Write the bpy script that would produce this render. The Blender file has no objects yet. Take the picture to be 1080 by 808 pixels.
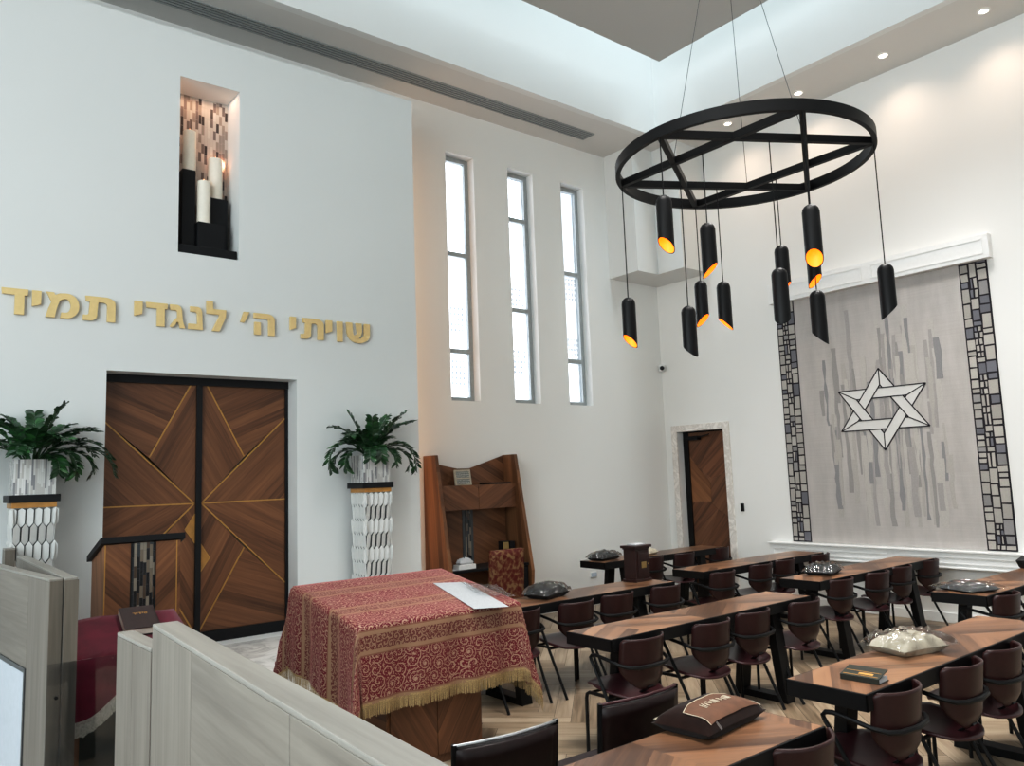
import bpy, math, random
from math import sin, cos, pi, radians as R, sqrt, hypot, atan2, floor
from mathutils import Vector, Matrix
from mathutils.geometry import tessellate_polygon
random.seed(7)
scene = bpy.context.scene
col = scene.collection

# ------------------------------------------------------------------ mesh builder
class MB:
    def __init__(s):
        s.v = []; s.f = []; s.m = []; s.sm = []; s.c = []; s.cur = 0; s.col = (1, 1, 1)
    def add(s, verts, faces, smooth=False):
        o = len(s.v); s.v += [tuple(p) for p in verts]
        for f in faces:
            s.f.append(tuple(i + o for i in f)); s.m.append(s.cur); s.sm.append(smooth); s.c.append(s.col)
        return s
    def mat(s, i): s.cur = i; return s
    def box(s, x0, x1, y0, y1, z0, z1):
        x0, x1 = min(x0, x1), max(x0, x1); y0, y1 = min(y0, y1), max(y0, y1); z0, z1 = min(z0, z1), max(z0, z1)
        v = [(x, y, z) for z in (z0, z1) for y in (y0, y1) for x in (x0, x1)]
        return s.add(v, [(0, 2, 3, 1), (4, 5, 7, 6), (0, 1, 5, 4), (2, 6, 7, 3), (0, 4, 6, 2), (1, 3, 7, 5)])
    def obox(s, c, sx, sy, sz, M):
        v = []
        for z in (-.5, .5):
            for y in (-.5, .5):
                for x in (-.5, .5):
                    v.append(Vector(c) + M @ Vector((x * sx, y * sy, z * sz)))
        return s.add(v, [(0, 2, 3, 1), (4, 5, 7, 6), (0, 1, 5, 4), (2, 6, 7, 3), (0, 4, 6, 2), (1, 3, 7, 5)])
    def bar(s, a, b, w, h, up=(0, 0, 1)):
        a = Vector(a); b = Vector(b); d = (b - a); L = d.length; d = d / L
        upv = Vector(up)
        if abs(d.dot(upv)) > .99: upv = Vector((1, 0, 0))
        r = d.cross(upv).normalized(); u = r.cross(d)
        M = Matrix((d, r, u)).transposed()
        return s.obox((a + b) / 2, L, w, h, M)
    def hexa(s, bot, top):
        return s.add(list(bot) + list(top), [(3, 2, 1, 0), (4, 5, 6, 7), (0, 1, 5, 4), (1, 2, 6, 5), (2, 3, 7, 6), (3, 0, 4, 7)])
    def tube(s, pts, r, n=8, cap=True, closed=False):
        P = [Vector(p) for p in pts]; k = len(P)
        rr = r if isinstance(r, (list, tuple)) else [r] * k
        vs = []; prev = None
        for i in range(k):
            if closed: t = (P[(i + 1) % k] - P[i - 1])
            else: t = P[min(i + 1, k - 1)] - P[max(i - 1, 0)]
            t = t.normalized()
            if prev is None:
                a = Vector((0, 0, 1)) if abs(t.z) < .9 else Vector((1, 0, 0))
                n1 = t.cross(a).normalized()
            else:
                n1 = (prev - t * prev.dot(t)).normalized()
            prev = n1; n2 = t.cross(n1)
            for j in range(n):
                a = 2 * pi * j / n
                vs.append(P[i] + (n1 * cos(a) + n2 * sin(a)) * rr[i])
        fs = []
        for i in range(k if closed else k - 1):
            for j in range(n):
                a = i * n + j; b = i * n + (j + 1) % n; c = ((i + 1) % k) * n
                fs.append((a, b, c + (j + 1) % n, c + j))
        if cap and not closed:
            fs.append(tuple(range(n))[::-1]); fs.append(tuple((k - 1) * n + j for j in range(n)))
        return s.add(vs, fs, True)
    def prism(s, poly, fn, d0, d1):
        """poly 2D, fn(a,b,d) -> 3D point; filled polygon extruded from d0 to d1"""
        n = len(poly)
        tr = tessellate_polygon([[Vector((a, b, 0)) for a, b in poly]])
        vs = [fn(a, b, d0) for a, b in poly] + [fn(a, b, d1) for a, b in poly]
        fs = [tuple(t) for t in tr] + [tuple(i + n for i in t)[::-1] for t in tr]
        fs += [(i, (i + 1) % n, (i + 1) % n + n, i + n) for i in range(n)]
        return s.add(vs, fs)
    def lathe(s, prof, c=(0, 0, 0), n=24, cap=True):
        vs = []; k = len(prof)
        for r, z in prof:
            for j in range(n):
                a = 2 * pi * j / n; vs.append((c[0] + r * cos(a), c[1] + r * sin(a), c[2] + z))
        fs = [(i * n + j, i * n + (j + 1) % n, (i + 1) * n + (j + 1) % n, (i + 1) * n + j) for i in range(k - 1) for j in range(n)]
        if cap:
            if prof[0][0] > 1e-4: fs.append(tuple(range(n))[::-1])
            if prof[-1][0] > 1e-4: fs.append(tuple((k - 1) * n + j for j in range(n)))
        return s.add(vs, fs, True)
    def grid(s, nu, nv, fn, smooth=True, flip=False):
        vs = [fn(i / nu, j / nv) for j in range(nv + 1) for i in range(nu + 1)]
        fs = []
        for j in range(nv):
            for i in range(nu):
                a = j * (nu + 1) + i
                f = (a, a + 1, a + nu + 2, a + nu + 1)
                fs.append(f[::-1] if flip else f)
        return s.add(vs, fs, smooth)
    def build(s, name, mats, parent=None, loc=(0, 0, 0), bevel=0, recalc=True, colors=False, uv=None, angle=35, solid=0, subsurf=0):
        me = bpy.data.meshes.new(name)
        me.from_pydata(s.v, [], s.f)
        if not isinstance(mats, (list, tuple)): mats = [mats]
        for m in mats: me.materials.append(m)
        me.polygons.foreach_set('material_index', s.m)
        me.polygons.foreach_set('use_smooth', s.sm)
        if recalc:
            import bmesh
            bm = bmesh.new(); bm.from_mesh(me); bmesh.ops.recalc_face_normals(bm, faces=bm.faces); bm.to_mesh(me); bm.free()
        if any(s.sm): me.set_sharp_from_angle(angle=R(angle))
        if colors:
            ca = me.color_attributes.new('Col', 'FLOAT_COLOR', 'CORNER')
            for p in me.polygons:
                c = s.c[p.index]
                for li in p.loop_indices: ca.data[li].color = (c[0], c[1], c[2], 1)
        if uv is not None:
            ul = me.uv_layers.new(name='UVMap')
            for p in me.polygons:
                for li, vi in zip(p.loop_indices, p.vertices): ul.data[li].uv = uv[vi]
        me.update()
        o = bpy.data.objects.new(name, me); col.objects.link(o)
        o.location = loc
        if parent is not None: o.parent = parent
        if solid:
            md = o.modifiers.new('solid', 'SOLIDIFY'); md.thickness = solid; md.offset = 0
        if bevel:
            md = o.modifiers.new('bevel', 'BEVEL'); md.width = bevel; md.segments = 2; md.limit_method = 'ANGLE'; md.angle_limit = R(40)
        if subsurf:
            md = o.modifiers.new('sub', 'SUBSURF'); md.levels = subsurf; md.render_levels = subsurf
        return o

def tag(o, label=None, cat=None, group=None, kind=None):
    if label: o['label'] = label
    if cat: o['category'] = cat
    if group: o['group'] = group
    if kind: o['kind'] = kind
    return o
def thing(name, label, cat, loc=(0, 0, 0), rz=0, group=None):
    o = bpy.data.objects.new(name, None); o.empty_display_size = .1; col.objects.link(o)
    o.location = loc; o.rotation_euler = (0, 0, rz)
    return tag(o, label, cat, group)
def struct(o): o['kind'] = 'structure'; return o
def copy_tree(o, parent=None):
    c = o.copy(); col.objects.link(c)
    if parent is not None: c.parent = parent
    for ch in list(o.children): copy_tree(ch, c)
    return c

# ------------------------------------------------------------------ materials
class NT:
    def __init__(s, name):
        s.mt = bpy.data.materials.new(name); s.mt.use_nodes = True
        s.t = s.mt.node_tree; s.n = s.t.nodes; s.b = s.n['Principled BSDF']
    def new(s, k, **kw):
        n = s.n.new(k)
        for a, b in kw.items(): setattr(n, a, b)
        return n
    def put(s, sock, v):
        if isinstance(v, bpy.types.NodeSocket): s.t.links.new(v, sock)
        elif isinstance(v, (tuple, list)) and len(v) == 3 and sock.type == 'RGBA': sock.default_value = (*v, 1)
        else: sock.default_value = v
    def m(s, op, a, b=0.0, c=None):
        n = s.new('ShaderNodeMath', operation=op); s.put(n.inputs[0], a); s.put(n.inputs[1], b)
        if c is not None: s.put(n.inputs[2], c)
        return n.outputs[0]
    def coord(s, which='Object'):
        n = s.new('ShaderNodeTexCoord'); return n.outputs[which]
    def sep(s, v):
        n = s.new('ShaderNodeSeparateXYZ'); s.put(n.inputs[0], v); return n.outputs
    def comb(s, x=0.0, y=0.0, z=0.0):
        n = s.new('ShaderNodeCombineXYZ')
        for i, q in enumerate((x, y, z)): s.put(n.inputs[i], q)
        return n.outputs[0]
    def noise(s, vec, scale=5, detail=4, rough=.5, dist=0):
        n = s.new('ShaderNodeTexNoise'); s.put(n.inputs['Vector'], vec); n.inputs['Scale'].default_value = scale
        n.inputs['Detail'].default_value = detail; n.inputs['Roughness'].default_value = rough; n.inputs['Distortion'].default_value = dist
        return n.outputs[0]
    def white(s, v):
        n = s.new('ShaderNodeTexWhiteNoise', noise_dimensions='1D'); s.put(n.inputs['W'], v); return n.outputs[0]
    def ramp(s, fac, stops):
        n = s.new('ShaderNodeValToRGB'); s.put(n.inputs[0], fac)
        e = n.color_ramp.elements
        while len(e) < len(stops): e.new(.5)
        for i, (p, c) in enumerate(stops): e[i].position = p; e[i].color = (*c, 1)
        return n.outputs[0]
    def mix(s, f, a, b, mode='MIX'):
        n = s.new('ShaderNodeMix', data_type='RGBA', blend_type=mode)
        s.put(n.inputs[0], f); s.put(n.inputs[6], a); s.put(n.inputs[7], b); return n.outputs[2]
    def bump(s, h, strength=.2, dist=.01):
        n = s.new('ShaderNodeBump'); n.inputs['Strength'].default_value = strength; n.inputs['Distance'].default_value = dist
        s.put(n.inputs['Height'], h); s.put(s.b.inputs['Normal'], n.outputs[0])
    def set(s, color=None, rough=None, metal=None, spec=None, **kw):
        if color is not None: s.put(s.b.inputs['Base Color'], color)
        if rough is not None: s.put(s.b.inputs['Roughness'], rough)
        if metal is not None: s.b.inputs['Metallic'].default_value = metal
        if spec is not None: s.b.inputs['Specular IOR Level'].default_value = spec
        for k, v in kw.items(): s.put(s.b.inputs[k], v)
        return s.mt

def plain(name, c, rough=.5, metal=0, spec=.5, var=.08, scale=30, bump=0, **kw):
    g = NT(name); n = g.noise(g.coord(), scale, 3)
    a = tuple(x * (1 - var) for x in c); b = tuple(min(1, x * (1 + var)) for x in c)
    if bump: g.bump(n, bump, .004)
    return g.set(g.ramp(n, [(.3, a), (.7, b)]), rough, metal, spec, **kw)

def plane_uv(g, plane, ang, src='Object'):
    o = g.sep(g.coord(src)); a, b = {'XY': (o[0], o[1]), 'XZ': (o[0], o[2]), 'YZ': (o[1], o[2])}[plane]
    c, s_ = cos(R(ang)), sin(R(ang))
    u = g.m('ADD', g.m('MULTIPLY', a, c), g.m('MULTIPLY', b, s_))
    v = g.m('ADD', g.m('MULTIPLY', a, -s_), g.m('MULTIPLY', b, c))
    return u, v
def wood_color(g, u, v, c1, c2, pw=.1, grain=1.0, var=.55):
    """planks along u of width pw in v"""
    idx = g.m('FLOOR', g.m('DIVIDE', v, pw)); r = g.white(idx)
    vec = g.comb(g.m('ADD', g.m('MULTIPLY', u, 1.6), g.m('MULTIPLY', r, 37.0)), g.m('MULTIPLY', v, 38.0), 0.0)
    n = g.noise(vec, 1.0, 6, .62, .35)
    n2 = g.noise(g.comb(g.m('MULTIPLY', u, .7), g.m('MULTIPLY', v, 9.0), r), 1.0, 3, .5, .5)
    f = g.m('ADD', g.m('MULTIPLY', g.m('SUBTRACT', n, .5), 1.25 * grain), g.m('ADD', g.m('MULTIPLY', g.m('SUBTRACT', r, .5), var), g.m('MULTIPLY', g.m('SUBTRACT', n2, .5), .65)))
    f = g.m('ADD', f, .5)
    return g.ramp(f, [(0.05, c1), (.5, tuple((a + b) / 2 for a, b in zip(c1, c2))), (.95, c2)]), n
WAL1, WAL2 = (.075, .030, .014), (.235, .102, .046)
_wood = {}
def wood(plane, ang, c1=WAL1, c2=WAL2, pw=.11, rough=.42, name='walnut_veneer', src='Object', grain=1.0, var=.5):
    k = (plane, ang, c1, c2, pw, rough, grain, var)
    if k not in _wood:
        g = NT(name); u, v = plane_uv(g, plane, ang, src); c, n = wood_color(g, u, v, c1, c2, pw, grain, var)
        g.bump(n, .08, .002); _wood[k] = g.set(c, rough, spec=.4)
    return _wood[k]

def m_wall(name, c):
    g = NT(name); p = g.coord(); n = g.noise(p, 55, 3); n2 = g.noise(p, .6, 2)
    g.bump(n, .04, .003)
    return g.set(g.ramp(n2, [(.3, tuple(x * .975 for x in c)), (.7, c)]), .75, spec=.25)
M = {}
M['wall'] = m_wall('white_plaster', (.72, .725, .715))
M['wall_ark'] = m_wall('white_plaster_ark', (.67, .68, .672))  # same white plaster, darkened to stand in for weaker light on this wall
M['wall_bright'] = m_wall('white_plaster_bright', (.79, .785, .765))  # same white plaster, lightened to stand in for missing light on two walls
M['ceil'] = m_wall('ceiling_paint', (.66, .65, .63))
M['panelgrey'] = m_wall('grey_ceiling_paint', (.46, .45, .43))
M['black'] = plain('black_powder_coat', (.0045, .0045, .005), .45, spec=.22)
M['blackwood'] = plain('black_lacquer', (.009, .0095, .011), .5, spec=.25)
M['frame_grey'] = plain('grey_aluminium', (.40, .42, .42), .45, metal=.3)
M['gold'] = plain('gold_paint', (.72, .54, .27), .42, metal=.15, var=.04)
M['goldline'] = plain('brass_inlay', (.46, .25, .07), .4, metal=.3)
M['goldwood'] = plain('golden_veneer', (.40, .20, .05), .4, var=.15, scale=12)
M['white'] = plain('white_lacquer', (.78, .78, .77), .45, var=.02)
M['paper'] = plain('white_paper', (.50, .51, .525), .7, var=.02)
M['wax'] = plain('ivory_wax', (.82, .76, .66), .45, var=.03)
M['burg'] = plain('maroon_ply', (.026, .0075, .007), .36, spec=.35, var=.15, scale=20)
M['burgseat'] = plain('maroon_seat', (.045, .011, .014), .30, spec=.45, var=.15, scale=20)
M['leather'] = plain('dark_maroon_leather', (.010, .003, .003), .42, spec=.3, var=.25, scale=25, bump=.2)
M['chrome'] = plain('brushed_steel', (.4, .41, .42), .3, metal=.9)
M['velvetred'] = plain('maroon_velvet', (.10, .005, .018), .8, spec=.12, var=.3, scale=9, bump=.1, **{'Sheen Weight': .22})
M['silverfringe'] = plain('silver_fringe', (.42, .40, .35), .6, var=.3, scale=120)
M['goldfringe'] = plain('antique_gold_fringe', (.30, .21, .095), .6, var=.3, scale=150)
M['brownvelvet'] = plain('dark_brown_velvet', (.013, .005, .0035), .85, spec=.08, var=.3, scale=18, bump=.15, **{'Sheen Weight': .08})
M['tan'] = plain('tan_suede', (.10, .043, .021), .8, var=.18, scale=18, bump=.1)
M['cream'] = plain('cream_cloth', (.44, .385, .30), .75, var=.12, scale=22, bump=.3)
M['blackcloth'] = plain('black_velvet_cloth', (.006, .006, .007), .7, var=.4, scale=25, bump=.3)
M['greycloth'] = plain('charcoal_cloth', (.035, .036, .037), .7, var=.3, scale=25, bump=.3)
M['mahog'] = plain('mahogany', (.022, .006, .005), .35, var=.3, scale=14)
M['brass'] = plain('brass_plate', (.5, .36, .15), .35, metal=.8)
M['leaf'] = plain('zz_leaf', (.015, .055, .018), .32, spec=.5, var=.45, scale=9)
M['leaf2'] = plain('zz_leaf_young', (.03, .12, .03), .35, spec=.5, var=.35, scale=9)
M['stem'] = plain('zz_stem', (.02, .06, .02), .5)
M['soil'] = plain('dark_soil', (.02, .014, .01), .9, bump=.6)
M['darkgreen'] = plain('dark_green_paint', (.012, .02, .017), .6)
M['palepane'] = plain('frosted_pane', (.52, .58, .66), .25, var=.03)
M['metalframe'] = plain('dark_metal_edge', (.06, .065, .068), .4)
M['lattice'] = plain('white_lattice', (.62, .62, .605), .5, var=.02)
M['cable'] = plain('thin_steel_cable', (.10, .10, .10), .5, spec=.2)
def emis(name, c, st, base=(.8, .4, .1)):
    g = NT(name); n = g.noise(g.coord(), 3, 2)
    return g.set(g.ramp(n, [(.2, base), (.8, base)]), .5, **{'Emission Color': c, 'Emission Strength': st})
M['lining'] = emis('glowing_gold_lining', (1.0, .25, .008), 1.1, (.9, .4, .05))
M['lamp'] = emis('lamp_lens', (1.0, .86, .72), 9, (1, .9, .8))
M['flame'] = emis('led_flame', (1.0, .42, .15), 6)

def m_marble(name, base=(.74, .72, .69), vein=(.36, .35, .34), sc=1.0):
    g = NT(name); p = g.coord()
    n = g.noise(p, 2.2 * sc, 8, .6, 2.2)
    v = g.m('ABSOLUTE', g.m('SUBTRACT', n, .5))
    c = g.ramp(v, [(0, vein), (.035, tuple(x * .85 for x in base)), (.12, base)])
    n2 = g.noise(p, 1.1 * sc, 4); c = g.mix(g.m('MULTIPLY', n2, .35), c, (.80, .77, .73), 'MULTIPLY')
    return g.set(c, .18, spec=.5)
M['marble'] = m_marble('white_marble', (.86, .845, .82), (.58, .57, .56))
M['marbletrim'] = m_marble('cream_marble', (.84, .80, .76), (.66, .62, .58), 1.6)

def m_glass(name, tint=(.95, .97, 1), gl=.12, rough=.03, alpha=.9):
    g = NT(name); out = g.n['Material Output']
    tr = g.new('ShaderNodeBsdfTransparent'); tr.inputs[0].default_value = (*tint, 1)
    gs = g.new('ShaderNodeBsdfGlossy'); gs.inputs['Roughness'].default_value = rough
    mx = g.new('ShaderNodeMixShader')
    lw = g.new('ShaderNodeFresnel'); lw.inputs[0].default_value = 1.45
    f = g.m('ADD', g.m('MULTIPLY', lw.outputs[0], .8), gl)
    g.put(mx.inputs[0], f); g.t.links.new(tr.outputs[0], mx.inputs[1]); g.t.links.new(gs.outputs[0], mx.inputs[2])
    g.t.links.new(mx.outputs[0], out.inputs[0]); return g.mt
M['glass'] = m_glass('window_glass', gl=0.0)
M['acrylic'] = m_glass('clear_acrylic', (.90, .915, .93), gl=.03)
def m_plastic(name, gl):
    g = NT(name); out = g.n['Material Output']
    n = g.noise(g.coord(), 14, 3, .5, 1.2)
    bp = g.new('ShaderNodeBump'); bp.inputs['Strength'].default_value = .7; bp.inputs['Distance'].default_value = .02; g.put(bp.inputs['Height'], n)
    tr = g.new('ShaderNodeBsdfTransparent'); tr.inputs[0].default_value = (.93, .95, .96, 1)
    gs = g.new('ShaderNodeBsdfGlossy'); gs.inputs['Roughness'].default_value = .04; g.t.links.new(bp.outputs[0], gs.inputs['Normal'])
    fr = g.new('ShaderNodeFresnel'); fr.inputs[0].default_value = 1.5; g.t.links.new(bp.outputs[0], fr.inputs['Normal'])
    mx = g.new('ShaderNodeMixShader'); g.put(mx.inputs[0], g.m('ADD', g.m('MULTIPLY', fr.outputs[0], .8), gl))
    g.t.links.new(tr.outputs[0], mx.inputs[1]); g.t.links.new(gs.outputs[0], mx.inputs[2]); g.t.links.new(mx.outputs[0], out.inputs[0])
    return g.mt
M['plastic'] = m_plastic('crinkled_plastic', .04)
M['plastic2'] = m_plastic('shiny_plastic', .07)

# oak plank floor with per-plank colour
def m_floor(name, d):
    g = NT(name); at = g.new('ShaderNodeVertexColor'); at.layer_name = 'Col'
    u, v = plane_uv(g, 'XY', d)
    sp = g.sep(at.outputs[0])
    n = g.noise(g.comb(g.m('ADD', g.m('MULTIPLY', u, 2.0), g.m('MULTIPLY', sp[0], 91.0)), g.m('MULTIPLY', v, 30.0), 0.0), 1.0, 6, .6, .6)
    n2 = g.noise(g.comb(g.m('MULTIPLY', u, .8), g.m('MULTIPLY', v, 7.0), sp[1]), 1.0, 3, .5, .8)
    f = g.m('ADD', g.m('MULTIPLY', n, .75), g.m('ADD', g.m('MULTIPLY', sp[0], .32), g.m('MULTIPLY', g.m('SUBTRACT', n2, .5), .55)))
    c = g.ramp(f, [(.24, (.105, .074, .045)), (.5, (.235, .176, .118)), (.82, (.37, .30, .22))])
    return g.set(c, .36, spec=.45)
M['floorA'] = m_floor('oak_plank_one_way', 45); M['floorB'] = m_floor('oak_plank_other_way', 135)
M['grout'] = plain('plank_joint', (.06, .045, .032), .8)

# table top: chevron of walnut veneer
def m_chevron():
    g = NT('walnut_chevron'); o = g.sep(g.coord()); inf = g.new('ShaderNodeObjectInfo')
    x = g.m('ADD', o[0], 0.17)
    p = g.m('PINGPONG', x, .62)
    c, s_ = cos(R(32)), sin(R(32))
    u = g.m('ADD', g.m('MULTIPLY', p, c), g.m('MULTIPLY', o[1], s_)); v = g.m('ADD', g.m('MULTIPLY', p, -s_), g.m('MULTIPLY', o[1], c))
    v = g.m('ADD', v, g.m('MULTIPLY', g.m('FLOOR', g.m('DIVIDE', x, .62)), 3.1))
    cl, n = wood_color(g, u, v, (.066, .031, .0165), (.26, .137, .074), .085, .9, 1.0)
    g.bump(n, .05, .002)
    return g.set(cl, .3, spec=.5)
M['chev'] = m_chevron()
GREY1, GREY2 = (.115, .100, .085), (.255, .230, .199)
M['greyV'] = wood('YZ', 90, GREY1, GREY2, .35, .5, 'grey_oak_vertical', grain=.8, var=.12)
M['greyH'] = wood('YZ', 0, GREY1, GREY2, .35, .5, 'grey_oak_horizontal', grain=.8, var=.12)
M['greyT'] = wood('XY', 90, (.18, .167, .149), (.315, .298, .270), .35, .4, 'grey_oak_top', grain=.8, var=.1)
M['greyE'] = wood('XZ', 90, (.085, .073, .058), (.19, .165, .135), .3, .5, 'grey_oak_end', grain=.8, var=.1)

def m_mosaic(name, plane, w, h, stops, gap=.06, off=.37, rough=.25, gapc=(.1, .1, .1)):
    """irregular upright strip mosaic"""
    g = NT(name); o = g.sep(g.coord())
    if plane == 'BOX': a = g.m('ADD', o[0], g.m('MULTIPLY', o[1], 1.0)); b = o[2]
    else: a, b = {'XZ': (o[0], o[2]), 'YZ': (o[1], o[2])}[plane]
    ca = g.m('DIVIDE', a, w); ci = g.m('FLOOR', ca)
    sh = g.m('MULTIPLY', g.white(ci), 5.0)
    hb = g.m('ADD', g.m('DIVIDE', b, h), sh); ri = g.m('FLOOR', hb)
    rnd = g.white(g.m('ADD', g.m('MULTIPLY', ci, 13.37), g.m('MULTIPLY', ri, 7.77)))
    c = g.ramp(rnd, stops)
    e1 = g.m('LESS_THAN', g.m('FRACT', ca), gap); e2 = g.m('LESS_THAN', g.m('FRACT', hb), gap * w / h)
    c = g.mix(g.m('MAXIMUM', e1, e2), c, gapc)
    for n in g.n:
        if n.bl_idname == 'ShaderNodeValToRGB': n.color_ramp.interpolation = 'CONSTANT'
    return g.set(c, rough, spec=.5)
M['mosplanter'] = m_mosaic('pale_strip_mosaic', 'BOX', .0125, .11, [(0, (.60, .59, .57)), (.3, (.40, .39, .385)), (.5, (.68, .67, .66)), (.72, (.25, .25, .265)), (.85, (.50, .48, .46))], gapc=(.4, .39, .38))
M['mosdark'] = m_mosaic('dark_strip_mosaic', 'XZ', .021, .085, [(0, (.01, .01, .012)), (.42, (.07, .045, .03)), (.58, (.15, .12, .09)), (.72, (.03, .035, .04)), (.88, (.22, .19, .15))])
M['mosniche'] = m_mosaic('niche_tile_mosaic', 'XZ', .028, .095, [(0, (.50, .46, .42)), (.42, (.30, .26, .23)), (.6, (.56, .52, .48)), (.78, (.06, .05, .048)), (.9, (.18, .15, .14))], gap=.1, gapc=(.42, .38, .35))

# brocade cloth : uv in metres
def m_brocade(name='red_gold_brocade'):
    g = NT(name); uv = g.coord('UV'); o = g.sep(uv); u, v = o[0], o[1]
    dark = (.125, .003, .012); gold = (.38, .265, .185)
    def scroll(scale, k, thr):
        vo = g.new('ShaderNodeTexVoronoi'); g.put(vo.inputs['Vector'], uv); vo.inputs['Scale'].default_value = scale; vo.inputs['Randomness'].default_value = .75
        pos = vo.outputs['Position']; d = vo.outputs['Distance']
        sub = g.new('ShaderNodeVectorMath', operation='SUBTRACT'); g.put(sub.inputs[0], uv); g.put(sub.inputs[1], pos)
        q = g.sep(sub.outputs[0])
        ang = g.m('ARCTAN2', q[1], q[0])
        rnd = g.sep(vo.outputs['Color'])[0]
        hand = g.m('SUBTRACT', g.m('MULTIPLY', g.m('GREATER_THAN', rnd, .5), 2.0), 1.0)
        sp = g.m('SINE', g.m('ADD', g.m('MULTIPLY', d, k), g.m('MULTIPLY', ang, hand)))
        line = g.m('GREATER_THAN', sp, thr)
        pet = g.m('MULTIPLY', g.m('LESS_THAN', d, .14), 1.0)
        leaf = g.m('GREATER_THAN', g.m('MULTIPLY', g.m('SINE', g.m('MULTIPLY', ang, 6.0)), g.m('SINE', g.m('MULTIPLY', d, k * 1.7))), .6)
        return g.m('MAXIMUM', g.m('MAXIMUM', line, pet), leaf)
    s1 = scroll(12.5, 25.0, .74); s2 = scroll(26.0, 14.0, .35)
    red = g.mix(g.m('MULTIPLY', s1, .85), dark, gold)
    n = g.noise(uv, 240, 2)
    # beige bands every 0.40 m (v=0 at the reader's edge of the table top)
    ph = g.m('FRACT', g.m('DIVIDE', g.m('ADD', v, .19), .40))
    band = g.m('LESS_THAN', ph, .37)
    q = g.m('DIVIDE', ph, .37)
    core = g.m('LESS_THAN', g.m('ABSOLUTE', g.m('SUBTRACT', q, .5)), .29)
    edge = g.m('GREATER_THAN', g.m('ABSOLUTE', g.m('SUBTRACT', q, .5)), .44)
    beige = g.mix(g.m('MULTIPLY', n, .7), (.33, .215, .13), (.17, .075, .05))
    ornate = g.mix(g.m('MULTIPLY', s2, .8), (.105, .012, .012), (.31, .205, .135))
    bcol = g.mix(core, beige, ornate); bcol = g.mix(g.m('MULTIPLY', edge, .6), bcol, (.14, .035, .025))
    c = g.mix(band, red, bcol)
    c = g.mix(.25, c, g.mix(n, (.4, .4, .4), (1, 1, 1)), 'MULTIPLY')
    g.bump(s1, .15, .002)
    return g.set(c, .55, spec=.3, **{'Sheen Weight': .45, 'Sheen Roughness': .35, 'Sheen Tint': (.9, .32, .36)})
M['brocade'] = m_brocade()
def m_floral():
    g = NT('red_gold_floral'); p = g.coord()
    n = g.noise(p, 14, 3, .5, 1.6)
    v = g.new('ShaderNodeTexVoronoi'); g.put(v.inputs['Vector'], p); v.inputs['Scale'].default_value = 20
    f = g.m('ADD', g.m('MULTIPLY', n, .8), g.m('MULTIPLY', v.outputs['Distance'], .45))
    return g.set(g.ramp(f, [(.50, (.085, .010, .008)), (.64, (.12, .035, .018)), (.76, (.20, .115, .055))]), .6, spec=.2)
M['floral'] = m_floral()
def m_wool(name, c, var=.2):
    g = NT(name); o = g.sep(g.coord()); n = g.noise(g.coord(), 90, 3)
    n2 = g.noise(g.comb(0.0, g.m('MULTIPLY', o[1], 4.0), g.m('MULTIPLY', o[2], .9)), 1.6, 5, .6)
    n3 = g.noise(g.comb(0.0, g.m('MULTIPLY', o[1], 2.0), g.m('MULTIPLY', o[2], 60.0)), 1.0, 2)
    f = g.m('ADD', g.m('MULTIPLY', n2, .6), g.m('ADD', g.m('MULTIPLY', n3, .2), g.m('MULTIPLY', n, .2)))
    g.bump(n, .25, .004)
    return g.set(g.ramp(f, [(.3, tuple(x * (1 - var) for x in c)), (.7, tuple(x * (1 + var) for x in c))]), .9, spec=.08)
M['wool'] = m_wool('grey_wool_weave', (.45, .425, .41), .13)
M['woolstar'] = m_wool('ivory_wool', (.64, .63, .61), .05)
M['woolblack'] = m_wool('black_wool', (.03, .027, .032), .2)
def m_vcol(name, rough=.9):
    g = NT(name); at = g.new('ShaderNodeVertexColor'); at.layer_name = 'Col'
    n = g.noise(g.coord(), 60, 3)
    g.bump(n, .2, .004)
    return g.set(g.mix(.35, at.outputs[0], g.mix(n, (.35, .35, .35), (1, 1, 1)), 'MULTIPLY'), rough, spec=.1)
M['vcol'] = m_vcol('woven_blocks')

# ------------------------------------------------------------------ room shell
XR, YW, ZC = 9.43, 8.07, 6.57
XL, YF = -3.2, -3.4
def boxgrid(mb, fn, a_cuts, b_cuts, holes):
    """fill rectangles of the (a,b) grid that are not in a hole"""
    for i in range(len(a_cuts) - 1):
        for j in range(len(b_cuts) - 1):
            am = (a_cuts[i] + a_cuts[i + 1]) / 2; bm_ = (b_cuts[j] + b_cuts[j + 1]) / 2
            if any(h[0] < am < h[1] and h[2] < bm_ < h[3] for h in holes): continue
            fn(a_cuts[i], a_cuts[i + 1], b_cuts[j], b_cuts[j + 1])
def cuts(lo, hi, hs, k): return sorted({lo, hi} | {h[k] for h in hs} | {h[k + 1] for h in hs})

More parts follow.
